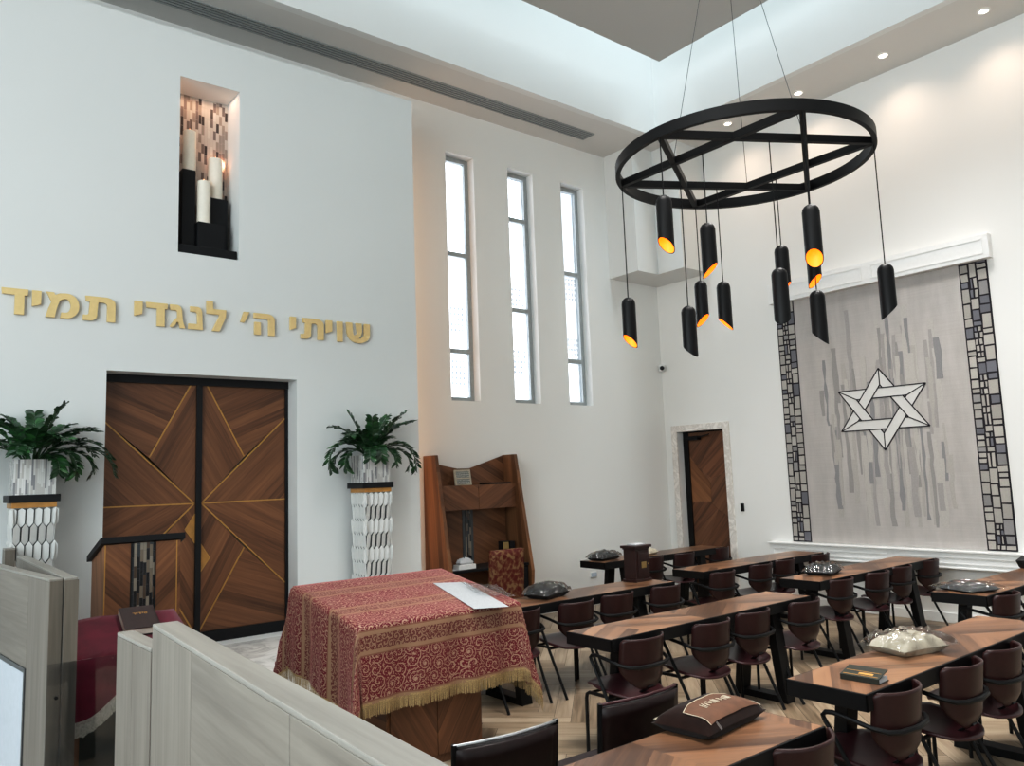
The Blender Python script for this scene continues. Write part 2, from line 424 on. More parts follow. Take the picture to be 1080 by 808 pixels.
# herringbone floor
mb = MB(); mb.mat(2); mb.box(XL, XR + .2, YF, YW + .2, -.12, -.002)
W, mm = .13, 6; L = W * mm; c45 = sqrt(.5)
def plank(x0, x1, y0, y1, mi):
    cx, cy = (x0 + x1) / 2, (y0 + y1) / 2
    wx, wy = c45 * (cx - cy) + 3, c45 * (cx + cy) + 2
    if not (-.6 < wx < XR and -.5 < wy < YW): return
    g = .0015; mb.mat(mi); mb.col = (random.random(), random.random(), random.random())
    P = [(x0 + g, y0 + g), (x1 - g, y0 + g), (x1 - g, y1 - g), (x0 + g, y1 - g)]
    mb.add([(c45 * (a - b) + 3, c45 * (a + b) + 2, 0) for a, b in P], [(0, 1, 2, 3)])
for j in range(-80, 81):
    for i in range(-8, 9):
        x0 = j * W + i * 2 * L
        plank(x0, x0 + L, j * W, (j + 1) * W, 0)
        plank(j * W, (j + 1) * W, (j - 2 * mm + 1 + 2 * mm * i) * W, (j - mm + 1 + 2 * mm * i) * W, 1)
struct(mb.build('floor', [M['floorA'], M['floorB'], M['grout']], colors=True, recalc=False))
mb = MB(); mb.box(-.9, 4.2, 5.9, 7.2, 0, .42); mb.box(-.9, 4.2, 5.55, 5.9, 0, .14); mb.box(-.9, 4.2, 5.72, 5.9, .14, .28)
struct(mb.build('floor_platform', M['marble']))

# window wall
WIN = [(5.476, 5.919), (6.49, 6.935), (7.466, 7.911)]; WZ = (2.76, 5.99)
hs = [(a, b, *WZ) for a, b in WIN]
mb = MB(); boxgrid(mb, lambda a, b, c, d: mb.box(a, b, YW, YW + .26, c, d), cuts(XL, XR + .26, hs, 0), cuts(0, ZC + .1, hs, 2), hs)
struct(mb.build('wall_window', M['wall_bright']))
# right wall with door opening
DY, DZ = (6.985, 7.83), 2.373
hs = [(DY[0], DY[1], 0, DZ)]
mb = MB(); boxgrid(mb, lambda a, b, c, d: mb.box(XR, XR + .26, a, b, c, d), cuts(YF, YW, hs, 0), cuts(0, ZC + .1, hs, 2), hs)
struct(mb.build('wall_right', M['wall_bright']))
mb = MB(); mb.box(XL - .2, XL, YF, YW, 0, ZC); struct(mb.build('wall_left', M['wall']))
mb = MB(); mb.box(XL, XR, YF - .2, YF, 0, ZC); struct(mb.build('wall_front', M['wall']))
# ark wall (free-standing slab in front of the window wall)
AY0, AY1 = 7.2, 7.6; AXR, AZT = 4.448, 6.013
ARK = (1.42, 3.087, .42, 2.80); NIC = (1.974, 2.52, 3.902, 5.567)
hs = [ARK, NIC]
mb = MB(); boxgrid(mb, lambda a, b, c, d: mb.box(a, b, AY0, AY1, c, d), cuts(XL, AXR, hs, 0), cuts(0, AZT, hs, 2), hs)
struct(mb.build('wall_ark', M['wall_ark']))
# ceiling: soffit ring, well walls, floating grey panel
SX, SY = 8.46, 7.10
mb = MB(); WX0, WY0 = -2.4, -2.6
mb.box(XL, XR, SY + .1, YW, ZC, ZC + .12); mb.box(SX + .1, XR, YF, SY + .1, ZC, ZC + .12); mb.box(XL, SX + .1, YF, WY0 - .1, ZC, ZC + .12); mb.box(XL, WX0 - .1, WY0 - .1, SY + .1, ZC, ZC + .12)
struct(mb.build('ceiling', M['ceil']))
mb = MB(); T = 10.2
mb.box(WX0 - .1, SX + .1, SY, SY + .1, ZC, T); mb.box(SX, SX + .1, WY0, SY, ZC, T)
mb.box(WX0 - .1, SX + .1, WY0 - .1, WY0, ZC, T); mb.box(WX0 - .1, WX0, WY0, SY, ZC, T)
struct(mb.build('wall_skylight', M['wall']))
PZ = 7.2
mb = MB(); mb.box(WX0 - .1, SX + .1, WY0 - .1, SY + .1, T, T + .1); struct(mb.build('ceiling_roof', M['wall']))  # unseen lid added to keep sky light off the well walls
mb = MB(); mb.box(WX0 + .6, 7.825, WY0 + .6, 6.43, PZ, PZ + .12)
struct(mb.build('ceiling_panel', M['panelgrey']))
# stepped bulkhead in the corner
mb = MB(); ZB = 4.677
mb.prism([(8.38, YW), (8.38, 7.50), (8.82, 7.50), (8.82, 7.03), (XR, 7.03), (XR, YW)], lambda a, b, d: (a, b, d), ZB, ZC)
struct(mb.build('trim_1', M['wall']))
mb = MB(); mb.box(XR - .015, XR, YF, 6.86, 0, .11); struct(mb.build('baseboard_right', M['white'], bevel=.004))
mb = MB(); mb.box(4.6, XR - .015, YW - .015, YW, 0, .11); struct(mb.build('baseboard_window', M['white'], bevel=.004))

# windows
TR = [(4.685, 3.413), (5.325, 4.051), (4.692, 3.405)]
for i, (a, b) in enumerate(WIN):
    w = thing('window_%d' % (i + 1), None, None, ((a + b) / 2, YW, WZ[0])); w['kind'] = 'structure'
    h = WZ[1] - WZ[0]; hw = (b - a) / 2; y0, y1 = .13, .20; fw = .062
    mb = MB(); mb.box(-hw, -hw + fw, y0, y1, 0, h); mb.box(hw - fw, hw, y0, y1, 0, h); mb.box(-hw + fw, hw - fw, y0, y1, 0, fw); mb.box(-hw + fw, hw - fw, y0, y1, h - fw, h)
    for z in TR[i]: mb.box(-hw + fw, hw - fw, y0, y1, z - WZ[0] - .03, z - WZ[0] + .03)
    mb.build('window_frame', M['frame_grey'], w, bevel=.004)
    mb = MB(); mb.box(-hw + fw, hw - fw, .16, .168, fw, h - fw); mb.build('pane', M['glass'], w)

# door in the right wall
d = thing('door_1', None, None, (XR, (DY[0] + DY[1]) / 2, 0)); d['kind'] = 'structure'
mb = MB(); cy = (DY[0] + DY[1]) / 2; hw = (DY[1] - DY[0]) / 2
mb.box(-.025, .0, -hw - .105, -hw, 0, DZ + .1); mb.box(-.025, 0, hw, hw + .105, 0, DZ + .1); mb.box(-.025, 0, -hw, hw, DZ, DZ + .1)
mb.build('door_trim', M['marbletrim'], d, bevel=.006)
mb = MB(); mb.box(.12, .20, hw - .095, hw, 0, DZ); mb.box(.12, .20, -hw, hw - .095, DZ - .02, DZ); mb.build('door_jamb', M['black'], d)
mb = MB()
dx = .14
A = [(-.46, 0), (hw - .095, 0), (hw - .095, DZ - .02), (-.46, DZ - .02)]
def dpoly(P, mi, x):
    mb.mat(mi); mb.prism([(y - cy, z) for y, z in P], lambda a, b, q: (q, a, b), x, x + .04)
mb.mat(0); mb.box(dx, dx + .04, -hw, hw - .095, 0.005, DZ - .02)
def strip(P, mi): mb.mat(mi); mb.prism([(min(max(y, cy - hw + .002), cy + hw - .1) - cy, z) for y, z in P], lambda a, b, q: (q, a, b), dx - .004, dx + .001)
strip([(7.77, 1.99), (7.38, 1.60), (7.38, 1.33), (7.77, 1.33)], 1)
strip([(7.77, 2.04), (7.38, 2.35), (7.12, 2.35), (7.60, 1.84)], 2)
strip([(7.59, 1.84), (7.10, 2.34), (6.99, 2.34), (6.99, 1.80), (7.34, 1.66)], 3)
strip([(7.34, 1.64), (6.99, 1.78), (6.99, 1.15), (7.37, 1.35)], 0)
strip([(7.77, 1.31), (7.38, 1.31), (7.76, .98)], 2)
strip([(7.37, 1.30), (7.28, 1.22), (7.72, .86), (7.77, .92)], 3)
strip([(7.27, 1.21), (7.10, 1.12), (7.10, .3), (7.5, .72)], 2)
mb.build('door_leaf', [wood('YZ', -48, pw=.07), wood('YZ', 45, (.12, .045, .016), (.34, .15, .06), pw=.09), wood('YZ', -48, (.05, .018, .008), (.2, .08, .034), pw=.06), wood('YZ', -40, (.06, .02, .009), (.22, .09, .04), pw=.09)], d)
mb = MB(); mb.box(.06, .14, .1, .32, DZ - .13, DZ - .07); mb.bar((.09, .1, DZ - .09), (.06, -.12, DZ - .06), .02, .02); mb.build('door_closer', M['black'], d)

# ------------------------------------------------------------------ linear diffuser + downlights
mb = MB(); mb.mat(1); mb.box(-2.0, 7.66, 7.53, 7.765, ZC - .002, ZC - .0005); mb.mat(0)
for k in range(6):
    y = 7.54 + .215 * k / 5; mb.box(-2.0, 7.66, y - .0105, y + .0105, ZC - .012, ZC - .001)
mb.box(7.65, 7.665, 7.53, 7.765, ZC - .012, ZC - .001)
tag(mb.build('ceiling_vent', [M['frame_grey'], M['black']]), 'long grey linear air vent with dark slots along the ceiling', 'vent')
dl = None
spots = [(9.0, 2.963), (9.0, 4.055), (9.0, 5.162), (8.98, 6.238)]
names = ['nearest to the top right corner', 'second from the top right corner', 'third along, above the ring chandelier', 'behind the ring chandelier, nearest the corner bulkhead']
for i, (x, y) in enumerate(spots):
    if dl is None:
        dl = thing('ceiling_downlight', '', 'downlight', (x, y, ZC), group='round downlights in the ceiling soffit')
        mb = MB(); mb.lathe([(.062, -.002), (.064, -.012), (.048, -.014), (.045, -.003)], n=24, cap=False); mb.build('trim_ring', M['white'], dl)
        mb = MB(); mb.lathe([(0.0, -.004), (.047, -.004), (.047, -.001), (0, -.001)], n=24, cap=False); mb.build('lens', M['lamp'], dl)
        o = dl
    else:
        o = copy_tree(dl)
    o.location = (x, y, ZC); o['label'] = 'small round lit downlight in the soffit, ' + names[i]

# ------------------------------------------------------------------ torah ark
ark = thing('torah_ark', 'wide double-door wooden ark with gold inlay lines in the white wall', 'cabinet', (2.24, 7.43, .42))
ox, oz = 2.24, .42
def A2(P): return [(x - ox, z - oz) for x, z in P]
mb = MB(); mb.box(-.87, .85, -.02, .16, 0.0, .10); mb.build('plinth', M['blackwood'], ark)
mb = MB(); mb.box(-.87, .85, -.03, .16, 2.31, 2.40); mb.build('header', M['blackwood'], ark)
mb = MB(); mb.box(-.024, .024, -.03, .10, .10, 2.31); mb.build('centre_post', M['blackwood'], ark)
mb = MB(); mb.box(.818, .85, -.02, .16, .10, 2.31); mb.box(-.87, -.838, -.02, .16, .10, 2.31); mb.build('side_frame', M['blackwood'], ark)
fnA = lambda a, b, q: (a, q, b)
for s in (1, -1):
    xi, xo = .024 * s, .838 * s if s < 0 else .818
    ang = lambda a: a if s > 0 else -a
    mats = [wood('XZ', ang(24), pw=.085), wood('XZ', ang(-62), pw=.085), wood('XZ', ang(45), pw=.085), wood('XZ', ang(-28), pw=.085), M['goldwood'], wood('XZ', ang(63), pw=.085), wood('XZ', ang(-20), pw=.1)]
    zt, zb = 2.31, .10
    hub = (.03 * s, 1.237); outr = (xo, 2.02); midd = (.42 * s, 1.655); hz = (xo, 1.24); lo = (xo, .45); lm = (.425 * s, .815)
    topx = .075 * s
    regs = [([(topx, zt), midd, outr, (xo, zt)], 0),                       # top outer
            ([(xi, zt), (topx, zt), midd, hub, (xi, 1.237)], 1),            # inner upper
            ([hub, outr, hz], 2),                                           # wedge above horizontal
            ([hub, hz, lo], 3),                                             # wedge below horizontal
            ([hub, lm, (.025 * s, .115), (xi, zb), (xi, 1.237)], 5),
            ([lm, lo, (xo, zb), (.025 * s, zb), (.025 * s, .115)], 6)]
    mb = MB()
    for P, mi in regs: mb.mat(mi); mb.prism(P, fnA, 0, .04)
    dz = 1.01 if s < 0 else .745
    mb.mat(4); mb.prism([(xi, dz + .135), (xi + .085 * s, dz), (xi, dz - .125)], fnA, -.004, .001)
    dr = mb.build('door', mats, ark)
    mb = MB()
    for a, b in ((hub, outr), ((topx, zt), midd), (hub, hz), (hub, lo), (lm, (.028 * s, .115))):
        mb.bar((a[0], -.002, a[1]), (b[0], -.002, b[1]), .011, .008, up=(0, 1, 0)) if False else mb.bar((a[0], -.002, a[1]), (b[0], -.002, b[1]), .008, .012, up=(1, 0, 0) if abs(a[0] - b[0]) < abs(a[1] - b[1]) else (0, 0, 1))
    for a, b in (((xi, dz + .135), (xi + .085 * s, dz)), ((xi + .085 * s, dz), (xi, dz - .125))):
        mb.bar((a[0], -.003, a[1]), (b[0], -.003, b[1]), .008, .008, up=(1, 0, 0))
    mb.build('inlay_strip', M['goldline'], dr)

# niche shelf back tiles
mb = MB(); mb.box(1.974, 2.52, 7.545, 7.565, 3.902, 5.567); o = mb.build('niche_backing', M['mosniche']); struct(o); o.name = 'trim_2'
mb = MB(); mb.box(1.985, 2.51, 7.225, 7.28, 3.904, 3.99); mb.box(1.985, 2.51, 7.28, 7.5, 3.904, 3.93)
tag(mb.build('niche_ledge', M['blackwood'], bevel=.004), 'low black ledge on the niche floor in front of the candle blocks', 'ledge')
cand = [('tall left', (2.124, 7.42), .060, .40, 4.75, (2.045, 2.165, 7.35, 7.50), 'white pillar candle on the tallest black block, left in the niche'),
        ('rear right', (2.375, 7.45), .068, .41, 4.53, (2.275, 2.475, 7.38, 7.53), 'white pillar candle standing behind the others on the right block'),
        ('front low', (2.238, 7.345), .062, .41, 4.245, (2.17, 2.42, 7.283, 7.375), 'white pillar candle in front on the lowest black block')]
for n, (x, y), rr, h, z, (xa, xb, ya, yb), l in cand:
    mb = MB(); mb.box(xa, xb, ya, max(yb, ya + .06), 3.93, z)
    tag(mb.build('plinth_block', M['blackwood'], bevel=.004), 'black plinth block in the niche, under the %s candle' % n, 'block', 'black blocks in the niche')
    c = thing('pillar_candle', l, 'candle', (x, y, z), group='candles in the wall niche')
    rr = {'tall left': .060, 'rear right': .066, 'front low': .060}[n]
    mb = MB(); mb.lathe([(rr, 0), (rr, h - .006), (rr - .006, h), (rr * .55, h - .012), (0, h - .014)], n=28); mb.build('wax', M['wax'], c)
    mb = MB(); mb.lathe([(.001, h - .016), (.008, h - .004), (.006, h + .012), (0, h + .03)], n=10); mb.build('flame', M['flame'], c)

# ------------------------------------------------------------------ gold Hebrew letters
def arc(cx, cy, rx, ry, a0, a1, n=8): return [(cx + rx * cos(R(a0 + (a1 - a0) * i / n)), cy + ry * sin(R(a0 + (a1 - a0) * i / n))) for i in range(n + 1)]
LET = {
 'yod': [[(.0, 1), (1, 1), (.98, .46), (.02, .36)]],
 'vav': [[(0, 1), (1, 1), (.96, 0), (.08, 0)]],
 'geresh': [[(.35, 1), (1, 1), (.42, .5), (.0, .52)]],
 'dalet': [[(0, 1), (1, 1), (.98, .76), (.86, .76), (.86, 0), (.5, 0), (.5, .76), (.03, .76)]],
 'he': [[(0, 1), (.66, 1)] + arc(.66, .72, .34, .28, 90, 0)[1:] + [(1, 0), (.70, 0), (.70, .66)] + arc(.58, .66, .12, .10, 0, 90, 4)[1:] + [(.0, .76)], [(.03, .58), (.33, .58), (.33, 0), (.03, 0)]],
 'tav': [[(.06, 1), (.68, 1)] + arc(.68, .72, .32, .28, 90, 0)[1:] + [(1, 0), (.74, 0), (.74, .66)] + arc(.62, .66, .12, .11, 0, 90, 4)[1:] + [(.46, .77), (.43, .28)] + arc(.24, .26, .20, .26, 0, -90, 6) + [(0, 0), (0, .22), (.10, .22)] + arc(.10, .34, .08, .12, -90, 0, 4) + [(.20, .77), (.08, .79)]],
 'mem': [[(0, 1), (.23, 1), (.27, .90)] + [(.40, .98), (.56, 1.0)] + arc(.62, .5, .38, .5, 90, -90, 14) + [(.44, 0), (.46, .22), (.58, .22)] + arc(.58, .5, .16, .28, -90, 100, 12) + [(.42, .70), (.36, .52), (.31, .28), (.27, 0), (0, 0), (.08, .36), (.16, .62), (.06, .88)]],
 'gimel': [[(.0, 1), (.42, 1)] + arc(.42, .72, .36, .28, 90, 0)[1:] + [(.84, .30), (1, 0), (.66, 0), (.58, .22), (.46, .26), (.34, .10), (.12, .0), (.0, .06), (.28, .34), (.48, .46), (.48, .66)] + arc(.36, .66, .12, .1, 0, 90, 4)[1:] + [(.03, .76)]],
 'nun': [[(.12, 1), (.62, 1)] + arc(.62, .74, .32, .26, 90, 0)[1:] + [(1, .0), (.0, .0), (.02, .24), (.62, .24), (.60, .68)] + arc(.48, .68, .12, .09, 0, 90, 4)[1:] + [(.14, .77)]],
 'resh': [[(0, 1), (.62, 1)] + arc(.62, .72, .36, .28, 90, 0)[1:] + [(.98, 0), (.64, 0), (.64, .66)] + arc(.54, .66, .10, .10, 0, 90, 4)[1:] + [(.0, .76)]],
 'samekh': [arc(.5, .5, .5, .5, 100, 430, 18) + [(1, 1), (0, 1)] + [(.05, .78), (.3, .76)] + arc(.5, .48, .25, .27, 430, 100, 16)],
 'lamed': [[(0, 1.33), (.32, 1.33), (.34, .98), (1, .98), (.98, .66), (.66, 0), (.28, 0), (.62, .64), (.64, .75), (.02, .75)]],
 'shin': [[(0, 1), (.24, 1), (.26, .5)] + [(.30, .36), (.40, .42), (.46, .48), (.40, 1), (.64, 1), (.66, .56), (.60, .36), (.52, .25)] + arc(.50, .52, .26, .30, -80, 0, 6) + [(.76, 1), (1, 1), (1, .46)] + arc(.52, .46, .48, .46, 0, -140, 10) + [(.06, .34), (.02, .5)]],
}
TXT = [('dalet', .654, .836), ('yod', .861, .926), ('mem', .958, 1.198), ('tav', 1.226, 1.469), ('yod', 1.615, 1.682), ('dalet', 1.709, 1.888), ('gimel', 1.906, 2.037), ('nun', 2.061, 2.189), ('lamed', 2.218, 2.397), ('geresh', 2.528, 2.613), ('he', 2.653, 2.855), ('yod', 3.007, 3.069), ('tav', 3.118, 3.356), ('yod', 3.382, 3.448), ('vav', 3.500, 3.562), ('shin', 3.604, 3.867)]
TLB = ['dalet, first letter at the left end', 'yod, second from the left end', 'mem, third from the left end', 'tav, fourth from the left end', 'yod beginning the middle word at its left', 'dalet in the middle word', 'gimel in the middle word', 'nun in the middle word', 'tall lamed ending the middle word at its right', 'small slanted geresh mark beside the he', 'he standing alone with the slanted mark', 'yod at the left of the last word', 'tav in the rightmost word', 'yod between tav and vav', 'narrow vav beside the shin', 'shin at the right end']
for (n, x0, x1), l in zip(TXT, TLB):
    w = x1 - x0; h = .206; mb = MB()
    for P in LET[n]: mb.prism([(-w / 2 + a * w, b * h) for a, b in P], lambda a, b, q: (a, q, b), -.035, -.012)
    for a, b in ((.5 * w - w / 2, .9 * h),): mb.tube([(a * .5 if n not in ('yod', 'vav') else 0, -.013, b), (a * .5, 0, b)], .006, 6)
    o = mb.build('wall_letter', M['gold'], None, ((x0 + x1) / 2, AY0, 3.204), bevel=.0015)
    tag(o, 'gold Hebrew letter ' + l, 'letter', 'gold letters of the wall inscription')

# ------------------------------------------------------------------ chandelier
cx, cy_, zc = 5.288, 3.579, 4.2
ch = thing('ring_chandelier', 'large black ring chandelier with star beams and twelve slanted tube pendants', 'chandelier', (cx, cy_, zc))
ro, ri, hh = 1.0, .965, .085
mb = MB(); n = 96; vs = []
for k in range(n):
    a = 2 * pi * k / n
    for r_, z_ in ((ro, 0), (ro, hh), (ri, hh), (ri, 0)): vs.append((r_ * cos(a), r_ * sin(a), z_))
fs = [(k * 4 + j, k * 4 + (j + 1) % 4, ((k + 1) % n) * 4 + (j + 1) % 4, ((k + 1) % n) * 4 + j) for k in range(n) for j in range(4)]
mb.add(vs, fs, True); mb.build('ring', M['black'], ch)
rv = .975
for tri in ((0, 120, 240), (60, 180, 300)):
    for i in range(3):
        a, b = R(tri[i]), R(tri[(i + 1) % 3])
        mb = MB(); z = .030 if tri[0] == 0 else .032
        mb.bar((rv * cos(a), rv * sin(a), z), (rv * cos(b), rv * sin(b), z), .042, .056); mb.build('star_beam', M['black'], ch)
for a in (150, 270, 30):
    mb = MB(); a = R(a); mb.tube([(rv / sqrt(3) * cos(a), rv / sqrt(3) * sin(a), .05), (.012 * cos(a), .012 * sin(a), 2.52)], .0028, 5); mb.build('suspension_cable', M['cable'], ch)
mb = MB(); mb.lathe([(.02, 2.5), (.03, 2.53), (.01, 2.56), (.01, PZ - zc - .03), (.09, PZ - zc - .03), (.09, PZ - zc), (0, PZ - zc)], n=24); mb.build('ceiling_plate', M['frame_grey'], ch)
PEN = [(rv, 120, 3.247, -60), (rv, 180, 3.772, -48), (rv, 60, 3.516, 68), (rv, 0, 3.76, 62), (rv, 240, 3.544, -6), (rv, 300, 3.275, 112),
       (rv / 2, 120, 3.12, -125), (rv / 2, 180, 3.653, 80), (rv / 2, 60, 3.385, -84), (rv / 2, 0, 3.632, 84), (rv / 2, 240, 3.239, 175), (rv / 2, 300, 3.13, -112)]
rp, Lp = .0575, .425
for rad, a, zt, psi in PEN:
    x, y = rad * cos(R(a)), rad * sin(R(a)); zt -= zc
    tc = Vector((-(cx + x), -(cy_ + y), 0)).normalized(); rt = Vector((-tc.y, tc.x, 0)) * -1
    rt = Vector((-tc.y, tc.x, 0))
    dv = tc * cos(R(psi)) + rt * sin(R(psi))
    n = 28; slope = .108
    mb = MB(); prof = [(rp * sin(R(t)), -.055 * (1 - cos(R(t)))) for t in (8, 25, 45, 65, 90)]
    vs = []
    for r_, z_ in prof:
        for k in range(n): b = 2 * pi * k / n; vs.append((x + r_ * cos(b), y + r_ * sin(b), zt + z_))
    def botz(b, r_): return zt - Lp + slope * .5 + (r_ / rp) * slope * .5 * Vector((cos(b), sin(b), 0)).dot(dv)
    for r_ in (rp, rp - .004):
        for k in range(n): b = 2 * pi * k / n; vs.append((x + r_ * cos(b), y + r_ * sin(b), botz(b, r_)))
    rows = len(prof) + 2
    fs = [(i * n + k, i * n + (k + 1) % n, (i + 1) * n + (k + 1) % n, (i + 1) * n + k) for i in range(rows - 1) for k in range(n)]
    fs.append(tuple(range(n)))
    mb.add(vs, fs, True); pn = mb.build('pendant_tube', M['black'], ch)
    mb = MB(); vs = []
    for k in range(n): b = 2 * pi * k / n; vs.append((x + (rp - .005) * cos(b), y + (rp - .005) * sin(b), botz(b, rp - .005)))
    for k in range(n): b = 2 * pi * k / n; vs.append((x + (rp - .008) * cos(b), y + (rp - .008) * sin(b), zt - .12))
    fs = [(k, (k + 1) % n, n + (k + 1) % n, n + k) for k in range(n)] + [tuple(range(n, 2 * n))]
    mb.add(vs, fs, True); mb.build('gold_lining', M['lining'], pn, recalc=False)
    mb = MB(); mb.tube([(x, y, zt - .002), (x, y, .01)], .0045, 6); mb.build('cord', M['black'], pn)

# ------------------------------------------------------------------ tapestry on right wall
tp = thing('wall_tapestry', 'tall grey woven tapestry with white six-pointed star and stone-pattern borders', 'tapestry', (XR, 4.66, .82))
TY0, TY1, TZ0, TZ1 = 3.345, 5.99, .82, 4.02
by0, by1 = 3.64, 5.72
f_t = lambda a, b, q: (-q, a - 4.66, b - .82)
mb = MB(); mb.box(-.012, -.002, by0 - 4.66, by1 - 4.66, 0, TZ1 - TZ0); mb.build('grey_field', M['wool'], tp)
for (a, b) in ((TY0, by0), (by1, TY1)):
    mb = MB(); mb.mat(1); mb.col = (0, 0, 0); mb.box(-.013, -.002, a - 4.66, b - 4.66, 0, TZ1 - TZ0); mb.mat(0)
    z = TZ0; g = .0092; W_ = b - a - .012
    y0 = a + .006
    rows_done = [TZ0 + .006] * 3; split = (.36, .66)
    colx = [y0, y0 + W_ * .38, y0 + W_ * .68, y0 + W_]
    for ci in range(3):
        z = TZ0 + .006
        while z < TZ1 - .02:
            h = random.choice((.06, .075, .10, .13, .17)); h = min(h, TZ1 - .006 - z)
            ya, yb = colx[ci] + random.uniform(-.006, .006) * (ci > 0), colx[ci + 1] + random.uniform(-.006, .006) * (ci < 2)
            pieces = [(ya, yb)]
            if ci == 1 and random.random() < .55: mid = (ya + yb) / 2 + random.uniform(-.01, .01); pieces = [(ya, mid), (mid, yb)]
            for pa, pb in pieces:
                t = random.random()
                c = (.47, .445, .415) if t < .7 else ((.20, .20, .225) if t < .9 else (.32, .31, .31))
                bq = random.uniform(.86, 1.1); mb.col = tuple(x * bq for x in c)
                q = .017; j = lambda: random.uniform(-.003, .003)
                P = [(pa + g + j(), z + g + j()), (pb - g + j(), z + g + j()), (pb - g + j(), z + h - g + j()), (pa + g + j(), z + h - g + j())]
                mb.prism(P, f_t, .010, q)
            z += h
    mb.build('stone_border', [M['vcol'], M['woolblack']], tp, colors=True)
mb = MB()
rs = random.Random(3)
for k in range(85):
    y = rs.uniform(3.92, 5.46); d_ = 1 - abs(y - 4.66) / .85
    zc_ = rs.uniform(1.35, 3.2); hh_ = rs.uniform(.25, .75) * (.5 + d_); w = rs.uniform(.012, .036)
    za, zb = max(1.05, zc_ - hh_), min(3.75, zc_ + hh_)
    left = []; right = []; z = za
    while z < zb:
        left.append((y - w + rs.uniform(-.012, .012), z)); right.append((y + w + rs.uniform(-.012, .012), z)); z += rs.uniform(.06, .2)
    if len(left) < 2: continue
    c = rs.choice(((.36, .345, .335), (.41, .39, .38), (.31, .305, .31), (.47, .445, .42), (.52, .495, .47)))
    mb.col = c; mb.prism(left + right[::-1], f_t, .0115, .0128 + k * .00003)
mb.build('woven_streaks', [M['vcol']], tp, colors=True)
T1 = [(4.655, 2.946), (5.19, 2.208), (4.112, 2.208)]; T2 = [(4.655, 1.954), (4.115, 2.705), (5.19, 2.71)]
def inset(T, w):
    c = Vector((sum(p[0] for p in T) / 3, sum(p[1] for p in T) / 3)); out = []
    V = [Vector(p) for p in T]
    for i in range(3):
        p, q, r = V[i - 1], V[i], V[(i + 1) % 3]
        d1 = (q - p).normalized(); d2 = (r - q).normalized()
        def nrm(d, pt):
            n = Vector((-d.y, d.x)); return n if n.dot(c - pt) > 0 else -n
        n1, n2 = nrm(d1, q), nrm(d2, q)
        # solve for point at distance w from both edges
        det = n1.x * n2.y - n1.y * n2.x
        b1, b2 = n1.dot(q) + w, n2.dot(q) + w
        out.append(Vector(((b1 * n2.y - b2 * n1.y) / det, (n1.x * b2 - n2.x * b1) / det)))
    return V, out
wS = .118
TT = [inset(T1, wS), inset(T2, wS)]
mb = MB()
for k, (o_, i_) in enumerate(TT):
    for e in range(3):
        P = [o_[e], o_[(e + 1) % 3], i_[(e + 1) % 3], i_[e]]
        mb.prism([tuple(p) for p in P], f_t, .012, .0165 + .0004 * k)
star = mb.build('white_star', M['woolstar'], tp)
mb = MB()
def clip(a, b, strips):
    """pieces of the segment a-b outside the strips (each strip: quad outer p,q inner r,s as two parallel lines)"""
    ts = [(0, 1)]
    for (p, q, ri) in strips:
        d = (q - p).normalized(); n = Vector((-d.y, d.x)); n = n if n.dot(ri - p) > 0 else -n
        da, db = n.dot(a - p), n.dot(b - p)
        if abs(db - da) < 1e-6: continue
        t0, t1 = (0 - da) / (db - da), (wS - da) / (db - da); t0, t1 = min(t0, t1), max(t0, t1)
        # crossing must lie on the strip's length
        m_ = a + (b - a) * ((t0 + t1) / 2); L_ = (q - p).length
        if not (0 < d.dot(m_ - p) < L_): continue
        new = []
        for u, v in ts:
            if v <= t0 or u >= t1: new.append((u, v)); continue
            if u < t0: new.append((u, t0))
            if v > t1: new.append((t1, v))
        ts = new
    return ts
for k in (0, 1):
    o_, i_ = TT[k]; oo, ii = TT[1 - k]
    for e in range(3):
        f0, f1 = e, (e + 1) % 3
        A_, B_ = o_[f0], o_[f1]
        # the other triangle's edge that this band passes under: the one met in the second half
        under = []
        for e2 in range(3):
            p, q = oo[e2], oo[(e2 + 1) % 3]; d = (q - p).normalized(); n = Vector((-d.y, d.x)); n = n if n.dot(ii[e2] - p) > 0 else -n
            da, db = n.dot(A_ - p), n.dot(B_ - p)
            if abs(da - db) < 1e-6: continue
            t = (wS / 2 - da) / (db - da)
            if .5 < t < .95: under.append((p, q, ii[e2]))
        for a, b in ((A_, B_), (i_[f0], i_[f1])):
            for u, v in clip(a, b, under):
                P, Q = a + (b - a) * u, a + (b - a) * v
                if (Q - P).length > .01: mb.bar((-.018, P.x - 4.66, P.y - .82), (-.018, Q.x - 4.66, Q.y - .82), .012, .005, up=(1, 0, 0))
        mb.bar((-.018, A_.x - 4.66, A_.y - .82), (-.018, i_[f0].x - 4.66, i_[f0].y - .82), .011, .005, up=(1, 0, 0))
mb.build('star_outline', M['woolblack'], star)
# valance & ledge
def panel_box(name, label, y0, y1, z0, z1, dp, cat, nsplit=2):
    t = thing(name, label, cat, (XR, (y0 + y1) / 2, z0))
    hw = (y1 - y0) / 2; h = z1 - z0
    mb = MB(); mb.box(-dp, 0, -hw, hw, 0, h); mb.build('box', M['white'], t, bevel=.004)
    mb = MB()
    for k in range(nsplit):
        a = -hw + (2 * hw) * k / nsplit + .06; b = -hw + (2 * hw) * (k + 1) / nsplit - .06
        for (p, q, r_, s_) in ((a, b, .05, .062), (a, b, h - .062, h - .05), (a, a + .012, .062, h - .062), (b - .012, b, .062, h - .062)):
            mb.box(-dp - .008, -dp + .002, p, q, r_, s_)
    mb.build('moulding', M['white'], t)
    return t
panel_box('wall_valance', 'white panelled valance box above the tapestry', 3.28, 6.04, 3.99, 4.262, .10, 'valance')
t = panel_box('wall_ledge', 'white panelled ledge box below the tapestry', 3.0, 6.30, .61, .79, .10, 'ledge')
